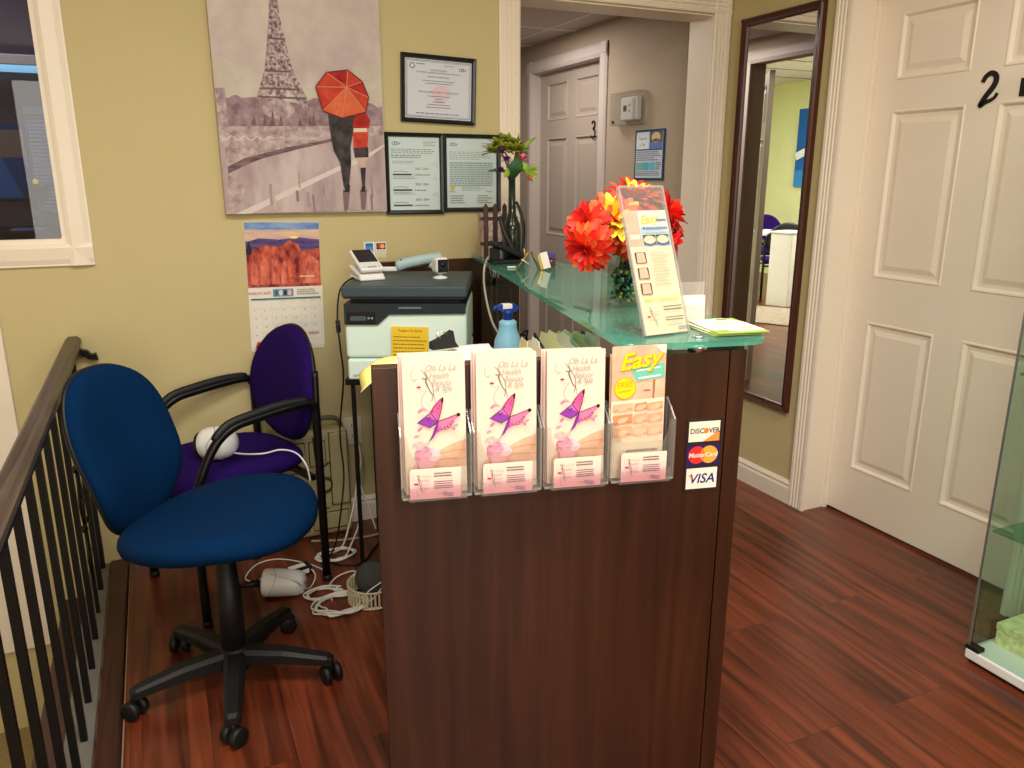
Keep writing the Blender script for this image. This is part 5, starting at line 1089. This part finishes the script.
# folders in a sorter
t = thing('file_sorter', 'black wire file sorter full of pale folders on the worktop', 'sorter', DW(-.36, .36, .7455), DR)
b = MB(); b.box(0, .25, 0, .34, 0, .006, M_blackm); b.build('base', t)
for x in (.015, .055, .10, .165, .235):
    b = MB(); b.tube([(x, .015, .006), (x, .015, .17), (x, .32, .235 if x > .06 else .18), (x, .32, .006)], .0035, M_blackm, 6); b.build('wire_divider', t)
M_manila = mat('manila', (240, 228, 178), .8, vary=.05); M_fold = mat('folder_white', (240, 234, 216), .8, vary=.04); F3 = mat('folder_green', (222, 222, 170), .8, vary=.04)
for i in range(8):
    b = MB(); hh = (.216 + .006 * i) if i < 2 else .236 + .005 * ((i * 5) % 4); q = .03 * (i % 4); pts = [(0, 0), (.30, 0), (.30, hh - .006), (.295 - q, hh), (.29 - q, hh + .012), (.22 - q, hh + .012), (.21 - q, hh), (.004, hh - .01), (0, hh - .016)]
    b.M = Matrix(((0, 0, 1, 0), (1, 0, 0, 0), (0, 1, 0, 0), (0, 0, 0, 1))); b.prism(pts, 0, .0016 + .0012 * (i % 2), [M_manila, M_fold, F3, M_paper][i % 4])
    o = b.build('paper_folder', None, DW([-.338, -.322, -.296, -.283, -.270, -.249, -.238, -.226][i], .372 + .006 * (i % 3), .752), (0, R([9, 11, 13, 15, 17, 14, 16, 18][i]), DR)); tag(o, ['pale folder nearest the printer in the black sorter', 'off white folder second in the black sorter', 'greenish folder in the left half of the black sorter', 'white sheaf in the middle of the black sorter', 'manila folder in the middle of the black sorter', 'off white folder right of the middle in the sorter', 'greenish folder near the glass side of the sorter', 'white sheaf nearest the glass side of the sorter'][i], 'folder', 'folders in the black sorter')
# tray tower and loose papers
t = thing('paper_tray', 'grey letter tray tower behind the brown end panel', 'tray', DW(-.735, .05, .7455) if False else DW(-.655, .05, .7455), DR)
b = MB()
for z in (0, .1, .2, .299): b.box(0, .20, 0, .15, z, z + .004, M_grey)
b.build('shelf', t)
for q in ((0, 0), (.196, 0), (0, .146), (.196, .146)):
    b = MB(); b.box(q[0], q[0] + .004, q[1], q[1] + .004, .004, .299, M_grey); b.build('post', t)
shs = [('loose_paper', (-.745, .035), -4, (226, 226, 200), 0, 'pale sheet lowest of the loose papers'), ('loose_paper', (-.74, .045), 3, (240, 228, 130), .004, 'yellow sheet among the loose papers by the printer'), ('loose_paper', (-.705, .05), -3, (196, 220, 232), .008, 'pale blue sheet on top of the loose papers'), ('loose_paper', (-.575, .06), 5, (236, 232, 220), .012, 'white sheet on top right of the loose papers')]
for nm, (x, y), a, c, z, lab in shs:
    b = MB(); n = 8; vs = []; fs = []; cm = mat('sheet_%d_%d_%d' % c, c, .75, vary=.03)
    for i in range(n + 1):
        for j in range(7):
            u = .11 * i / n; v = .13 * j / 6; d = max(0, (.07 - u) / .07); dz = -.035 * d * d * (1 if nm and z < .006 else .4) + .004 * sin(j * 1.3 + a); vs.append((u, v, dz))
    for i in range(n):
        for j in range(6): fs.append((i * 7 + j, (i + 1) * 7 + j, (i + 1) * 7 + j + 1, i * 7 + j + 1))
    b.add(vs, fs, cm, True); o = b.build(nm, None, DW(x, y, 1.05 + z), DR + R(a)); md = o.modifiers.new('thick', 'SOLIDIFY'); md.thickness = .0015; tag(o, lab, 'paper', 'loose papers by the printer')
t = thing('binder_clip', 'large black binder clip standing on the loose papers', 'clip', DW(-.60, .15, 1.0655), DR + R(20))
b = MB(); b.M = Matrix(((1, 0, 0, 0), (0, 0, 1, 0), (0, 1, 0, 0), (0, 0, 0, 1))); b.prism([(0, 0), (.058, 0), (.05, .012), (.046, .034), (.032, .026), (.012, .018), (0, .014)], -.006, .012, M_black); b.build('clip_body', t)
b = MB(); b.tube([(.024 + .012 * cos(i * .52), .003, .027 + .006 * sin(i * .52)) for i in range(12)], .0012, M_chrome, 6, closed=True); b.build('wire_ring', t)
# ------------------------------------------------------------------ clutter on and under the chairs
def bullet(name, loc, rot, s, label, M3=None):
    t = thing(name, label, 'camera', loc, rot)
    b = MB(); b.M = M3 or Matrix(); b.lathe([(.018 * s, -.07 * s), (.034 * s, -.064 * s), (.042 * s, -.045 * s), (.046 * s, .0), (.047 * s, .06 * s), (.045 * s, .066 * s)], M_white, 28); b.build('shell', t)
    b = MB(); b.M = M3 or Matrix(); b.lathe([(.040 * s, .062 * s), (.040 * s, .068 * s), (.014 * s, .07 * s)], M_black, 24); b.build('face', t)
    b = MB(); b.M = M3 or Matrix(); b.lathe([(.006 * s, -.0712 * s), (.006 * s, -.069 * s)], M_black, 12); b.tube([(.0475 * s * cos(i * .26), .0475 * s * sin(i * .26), .03 * s + .012 * s * sin(i * .26 * 2)) for i in range(25)], .0009, mat('seam_grey', (150, 150, 150), .6), 5, closed=True); b.build('seam', t); return t
mrot = Matrix.Rotation(R(-90), 4, 'Y')
bullet('security_camera', (.283, 2.525, .049), R(-24), 1.02, 'white bullet camera lying on the floor by the castors', mrot)
b = MB(); b.tube([(.205, 2.555, .05), (.16, 2.56, .05), (.12, 2.57, .04)], [.014, .010, .005], M_black, 10); tag(b.build('black_plug'), 'black plug at the open end of the floor camera', 'plug')
cd = thing('dome_camera', 'white dome camera resting on the purple seat', 'camera', (.125, 2.645, .54), R(0)); cd.scale = (1.2, 1.2, 1.2)
b = MB(); b.M = Matrix.Rotation(R(-100), 4, 'Y') @ Matrix.Rotation(R(-35), 4, 'X'); b.lathe([(.004, -.05), (.026, -.046), (.04, -.03), (.046, -.005), (.046, .025), (.042, .042), (.038, .046)], M_white, 28); b.build('shell', cd)
b = MB(); b.M = Matrix.Rotation(R(-100), 4, 'Y') @ Matrix.Rotation(R(-35), 4, 'X'); b.lathe([(.038, .044), (.034, .058), (.02, .068), (.004, .071)], M_black, 24); b.build('dome', cd)
b = MB(); b.M = Matrix.Rotation(R(-100), 4, 'Y') @ Matrix.Rotation(R(-35), 4, 'X'); b.tube([(.0465 * cos(i * .26), .0465 * sin(i * .26), .0 + .012 * sin(i * .26 * 3)) for i in range(24)], .001, mat('seam_grey', (0, 0, 0)), 5, closed=True); b.build('seam', cd)
cable('white_lead', [(.165, 2.625, .505), (.21, 2.60, .502), (.26, 2.58, .504), (.315, 2.60, .502), (.36, 2.565, .495), (.385, 2.53, .46), (.395, 2.53, .40)], .003, M_white, 'white lead from the dome camera across the purple seat')
t = thing('power_adapter', 'black power adapter with a white label on the floor', 'adapter', (.345, 2.655, .001), R(14))
b = MB(); b.box(-.055, .05, -.025, .025, 0, .032, M_black, .005); b.build('body', t); b = MB(); b.box(-.03, .035, -.0255, -.0248, .008, .024, M_paper); b.box(-.03, .03, -.014, .014, .0318, .0324, M_paper); b.build('label', t)
M_cord = mat('cord_white', (226, 222, 212), .5, vary=.02)
def loops(name, c, r, n, label, seed, tail=None, wob=.25, rr=.0032):
    rn = random.Random(seed); pts = []
    for i in range(n * 9):
        a = i * 2 * pi / 9; q = r * (1 + wob * (rn.random() - .5)) ; pts.append((c[0] + q * cos(a) + .3 * r * (rn.random() - .5), c[1] + .72 * q * sin(a) + .2 * r * (rn.random() - .5), .0035 + .0018 * (i / 9) + .004 * rn.random()))
    if tail: pts += tail
    return cable(name, pts, rr, M_cord, label, 4)
loops('white_cable', (.445, 2.375), .085, 6, 'tangled white cable on the floor left of the slotted ring', 3, [(.50, 2.33, .004), (.56, 2.30, .006), (.60, 2.30, .004)], .5)
loops('white_cable', (.50, 2.74), .065, 4, 'coiled white cable under the purple armchair back', 5, [(.55, 2.74, .01), (.60, 2.80, .06), (.62, 2.86, .06)], .2)
loops('white_cable', (.40, 2.47), .055, 4, 'smaller white cable tangle between the floor camera and the slotted ring', 9, [(.43, 2.52, .004), (.47, 2.50, .004)], .5)
cable('white_cable', [(.655, 3.0, .40), (.652, 2.95, .36), (.63, 2.9, .20), (.58, 2.85, .06), (.54, 2.8, .006), (.49, 2.75, .012), (.46, 2.78, .004)], .0038, M_cord, 'white cord running from the wall outlet down to the coil')
cable('white_cable', [(.66, 2.98, .37), (.665, 2.95, .30), (.655, 2.95, .2), (.68, 2.93, .10), (.70, 2.9, .004)], .0036, M_cord, 'white cord hanging from the wall outlet, nearer the desk')
cable('white_cable', [(.44, 2.64, .004), (.39, 2.72, .004), (.30, 2.80, .003), (.22, 2.79, .003), (.17, 2.70, .004), (.20, 2.66, .004), (.25, 2.68, .012)], .0026, M_cord, 'thin white cable circling behind the black adapter')
cable('white_cable', [(.33, 2.62, .006), (.38, 2.66, .02), (.40, 2.60, .012), (.36, 2.52, .01), (.30, 2.44, .098), (.24, 2.50, .102)], .0026, M_cord, 'thin white cable draped over the floor camera')
cable('white_cable', [(.43, 2.52, .004), (.47, 2.56, .012), (.53, 2.56, .02), (.55, 2.50, .01), (.50, 2.46, .006), (.44, 2.47, .004), (.42, 2.42, .003)], .0026, M_cord, 'white cable looping above the slotted ring')
cable('grey_cable', [(.44, 2.90, .004), (.55, 2.86, .004), (.68, 2.85, .004), (.80, 2.90, .004)], .005, mat('cable_beige', (170, 158, 136), .6), 'beige cable along the floor below the outlet')
cable('black_cable', [(.47, 2.72, .004), (.50, 2.66, .004), (.58, 2.64, .004), (.64, 2.72, .006), (.70, 2.80, .004)], .004, M_black, 'black cable on the floor beside the slotted ring')
b = MB(); b.box(-.012, .02, -.008, .008, 0, .012, M_white, .002); tag(b.build('usb_plug', None, (.535, 2.535, .012), R(30)), 'small white plug above the slotted ring', 'plug')
t = thing('slotted_ring', 'cream plastic ring with slotted sides on the floor', 'ring', (.555, 2.385, .001)); M_cr = mat('cream_plastic', (214, 204, 168), .5, vary=.03)
b = MB()
for z, w in ((0, .006), (.058, .006)): b.lathe([(.082, z), (.086, z), (.086, z + w), (.082, z + w), (.082, z)], M_cr, 40, cap=False)
b.build('rim', t)
b = MB()
for i in range(40):
    a = 2 * pi * i / 40; b.M = Matrix.Rotation(a, 4, 'Z'); b.box(.082, .0858, -.0032, .0032, .005, .059, M_cr)
o = b.build('slats', t); 
t = thing('dark_disc', 'dark grey round pad leaning inside the slotted ring', 'disc', (.555, 2.40, .006), (R(58), 0, R(-20)))
b = MB(); b.lathe([(.052, 0), (.056, .006), (.056, .024), (.05, .03), (.02, .032)], mat('felt_grey', (52, 52, 48), .7), 30, (0, .056, 0)); b.build('pad', t)
cable('white_cable', [(.50, 2.35, .01), (.53, 2.345, .05), (.58, 2.35, .075), (.61, 2.38, .085), (.59, 2.37, .05), (.54, 2.34, .02), (.52, 2.36, .008)], .0024, M_cord, 'white cable wound inside the slotted ring')
# beige carry case
t = thing('carry_case', 'beige moulded plastic carry case against the wall behind the armchair', 'case', (.306, 2.93, .001), R(0)); t.scale = (.86, 1, 1); M_case = mat('case_beige', (176, 164, 122), .55, vary=.05)
b = MB(); w, h = .36, .44; b.box(0, w, .0, .085, 0, h, M_case, .02, 3); b.build('shell', t)
b = MB()
for args in [(.02, .16, .30, .40), (.02, .16, .16, .28), (.02, .16, .03, .14), (.18, .25, .30, .40), (.18, .34, .03, .10)]: b.box(args[0], args[1], -.006, .004, args[2], args[3], M_case, .005)
b.box(.27, .35, -.012, .004, .13, .43, M_case, .008); b.build('ribs', t)
b = MB(); mg = mat('case_outline', (70, 64, 42), .6)  # dark outlines drawn round the raised ribs
for x0, x1, z0, z1 in [(.02, .16, .30, .40), (.02, .16, .16, .28), (.02, .16, .03, .14), (.18, .25, .30, .40), (.18, .34, .03, .10), (.27, .35, .13, .43)]:
    b.tube([(x0, -.001, z0), (x1, -.001, z0), (x1, -.001, z1), (x0, -.001, z1)], .0032, mg, 6, closed=True)
b.build('outlines', t)
b = MB(); b.tube([(.245 + .028 * cos(i * pi / 10), -.006, .22 + .028 * sin(i * pi / 10)) for i in range(20)], .005, mat('case_outline', (110, 100, 70), .6), 8, closed=True); b.tube(catmull([(.20, -.005, .42), (.205, -.005, .33), (.23, -.005, .30), (.27, -.005, .31), (.28, -.005, .29), (.275, -.005, .26)], 4), .004, mat('case_outline', (0, 0, 0)), 6); b.build('emblem', t)
b = MB(); b.tube(catmull([(.20, .04, .43), (.21, .04, .465), (.25, .04, .48), (.31, .04, .475), (.335, .04, .45), (.34, .04, .42)], 5), .010, mat('case_handle', (96, 92, 72), .5), 10); b.build('handle', t)
b = MB(); b.box(.235, .262, -.012, -.002, .125, .155, M_case, .003); b.build('latch', t)
# ------------------------------------------------------------------ glass display case
t = thing('display_case', 'tall glass display case on a white base by the white door', 'display case', (2.07, .42, 0))
b = MB(); b.box(0, .345, 0, .89, .012, .0425, M_white, .004); b.build('base', t)
b = MB(); b.box(.01, .335, .01, .88, 0, .015, M_black); b.build('base_shade', t)  # black block stands in for the shadow under the raised base
b = MB(); b.box(.006, .011, .006, .884, .043, 1.8, M_glassg); b.build('front_glass', t)
b = MB(); b.box(.012, .339, .879, .884, .043, 1.8, M_glassg); b.build('end_glass', t)
b = MB(); b.box(.012, .339, .006, .011, .043, 1.8, M_glassg); b.build('end_glass', t)
b = MB(); b.box(.339, .343, .006, .884, .043, 1.8, mat('case_back', (206, 226, 204), .5)); b.build('back_panel', t)
b = MB(); b.box(0, .345, 0, .89, 1.8, 1.83, M_white, .004); b.build('top', t)
M_alu = mat('brushed_edge', (150, 156, 152), .35, metal=.7)
b = MB(); b.box(.003, .0055, .881, .888, .043, 1.8, M_alu); b.box(.006, .011, .8845, .888, .043, 1.8, M_alu); b.build('corner_strip', t)
for z in (.42, .88, 1.34):
    b = MB(); b.box(.014, .335, .013, .877, z, z + .006, glass('shelf_glass', (206, 232, 220))); b.build('shelf', t)
b = MB(); b.box(.0, .03, .85, .892, .043, .056, M_black, .002); b.build('hinge', t)
gift = mat('gift_print', (228, 226, 168), .6, vary=.25, vscale=60)
for k, (x, y, w2, d2, h2, a, lab) in enumerate([(.10, .75, .16, .12, .07, 0, 'pale green printed box at the bottom of the glass case'), (.14, .50, .14, .12, .09, 5, 'printed box farther along the bottom of the glass case')]):
    t2 = thing('gift_box', lab, 'box', (2.07 + x, .42 + y, .0425), R(a)); b = MB(); b.box(0, w2, 0, d2, 0, h2 * .7, gift, .002); b.build('box_body', t2); b = MB(); b.box(-.002, w2 + .002, -.002, d2 + .002, h2 * .7 + .0003, h2, mat('gift_lid', (226, 226, 170), .6, vary=.2, vscale=50), .002); b.build('lid', t2)
t2 = thing('cream_jar', 'squat cream jar with a yellow lid on the glass case shelf', 'jar', (2.21, 1.20, .4265)); b = MB(); b.lathe([(.03, 0), (.034, .004), (.034, .04), (.03, .044)], M_white, 24); b.build('jar_body', t2); b = MB(); b.lathe([(.036, .045), (.036, .066), (.033, .07)], mat('lid_yellow', (232, 206, 90), .4), 24); b.build('lid', t2)
# ------------------------------------------------------------------ light
def area(name, loc, size, power, color=(1, .94, .86), rot=(0, 0, 0), spread=180):
    l = bpy.data.lights.new(name, 'AREA'); l.shape = 'RECTANGLE'; l.size, l.size_y = size; l.energy = power; l.color = color; l.spread = R(spread)
    o = bpy.data.objects.new(name, l); COL.objects.link(o); o.location = loc; o.rotation_euler = rot; return o
area('ceiling_lamp_and_fill', (.15, .9, 2.53), (1.2, .6), 46)
area('ceiling_lamp_and_fill', (.4, -1.2, 2.53), (1.2, .6), 52)
area('front_window_light', (-.1, -2.9, 1.5), (1.9, 1.5), 62, (1, .95, .88), (R(90), 0, 0))
area('ceiling_lamp_and_fill', (1.5, .5, 2.53), (.6, 1.0), 19)  # fill light added to brighten the door and floor at right
area('hall_fill', (1.8, 4.25, 2.2), (.4, .4), 14, (1, .9, .84))  # fill light added to lift the hallway, no fixture there
area('far_room_lamp_and_fill', (-2.3, 6.0, 2.6), (1.4, 1.4), 150, (1, .98, .92))
area('far_room_lamp_and_fill', (.25, 7.7, 2.6), (1.2, 1.2), 170, (1, .98, .92))  # second light added out of mirror view to brighten the reflected counter
area('office_fill', (-.6, 3.5, 2.28), (.4, .3), 3, (.8, .85, 1))  # fill light added so the blind behind the pane shows
wd = bpy.data.worlds.new('room_air'); SC.world = wd; wd.use_nodes = True; wd.node_tree.nodes['Background'].inputs[0].default_value = (.9, .9, 1, 1); wd.node_tree.nodes['Background'].inputs[1].default_value = .15
# ------------------------------------------------------------------ camera
cam = bpy.data.cameras.new('camera'); cam.sensor_width = 36; cam.lens = 782.5 / 1024 * 36; cam.clip_start = .02
co = bpy.data.objects.new('camera', cam); COL.objects.link(co); co.location = (0, 0, 1.4); co.rotation_euler = (R(90 - 14.958), 0, R(-24.293)); SC.camera = co
vs_ = SC.view_settings; vs_.view_transform = 'Standard'; vs_.look = 'None'; vs_.gamma = 1; vs_.exposure = 0; vs_.use_curve_mapping = False
SC.cycles.max_bounces = 10; SC.cycles.transparent_max_bounces = 24; SC.cycles.transmission_bounces = 8; SC.cycles.glossy_bounces = 5; SC.cycles.caustics_reflective = False
SC.cycles.use_denoising = True
sb_.scale = (1.06, 1.06, 1.06)
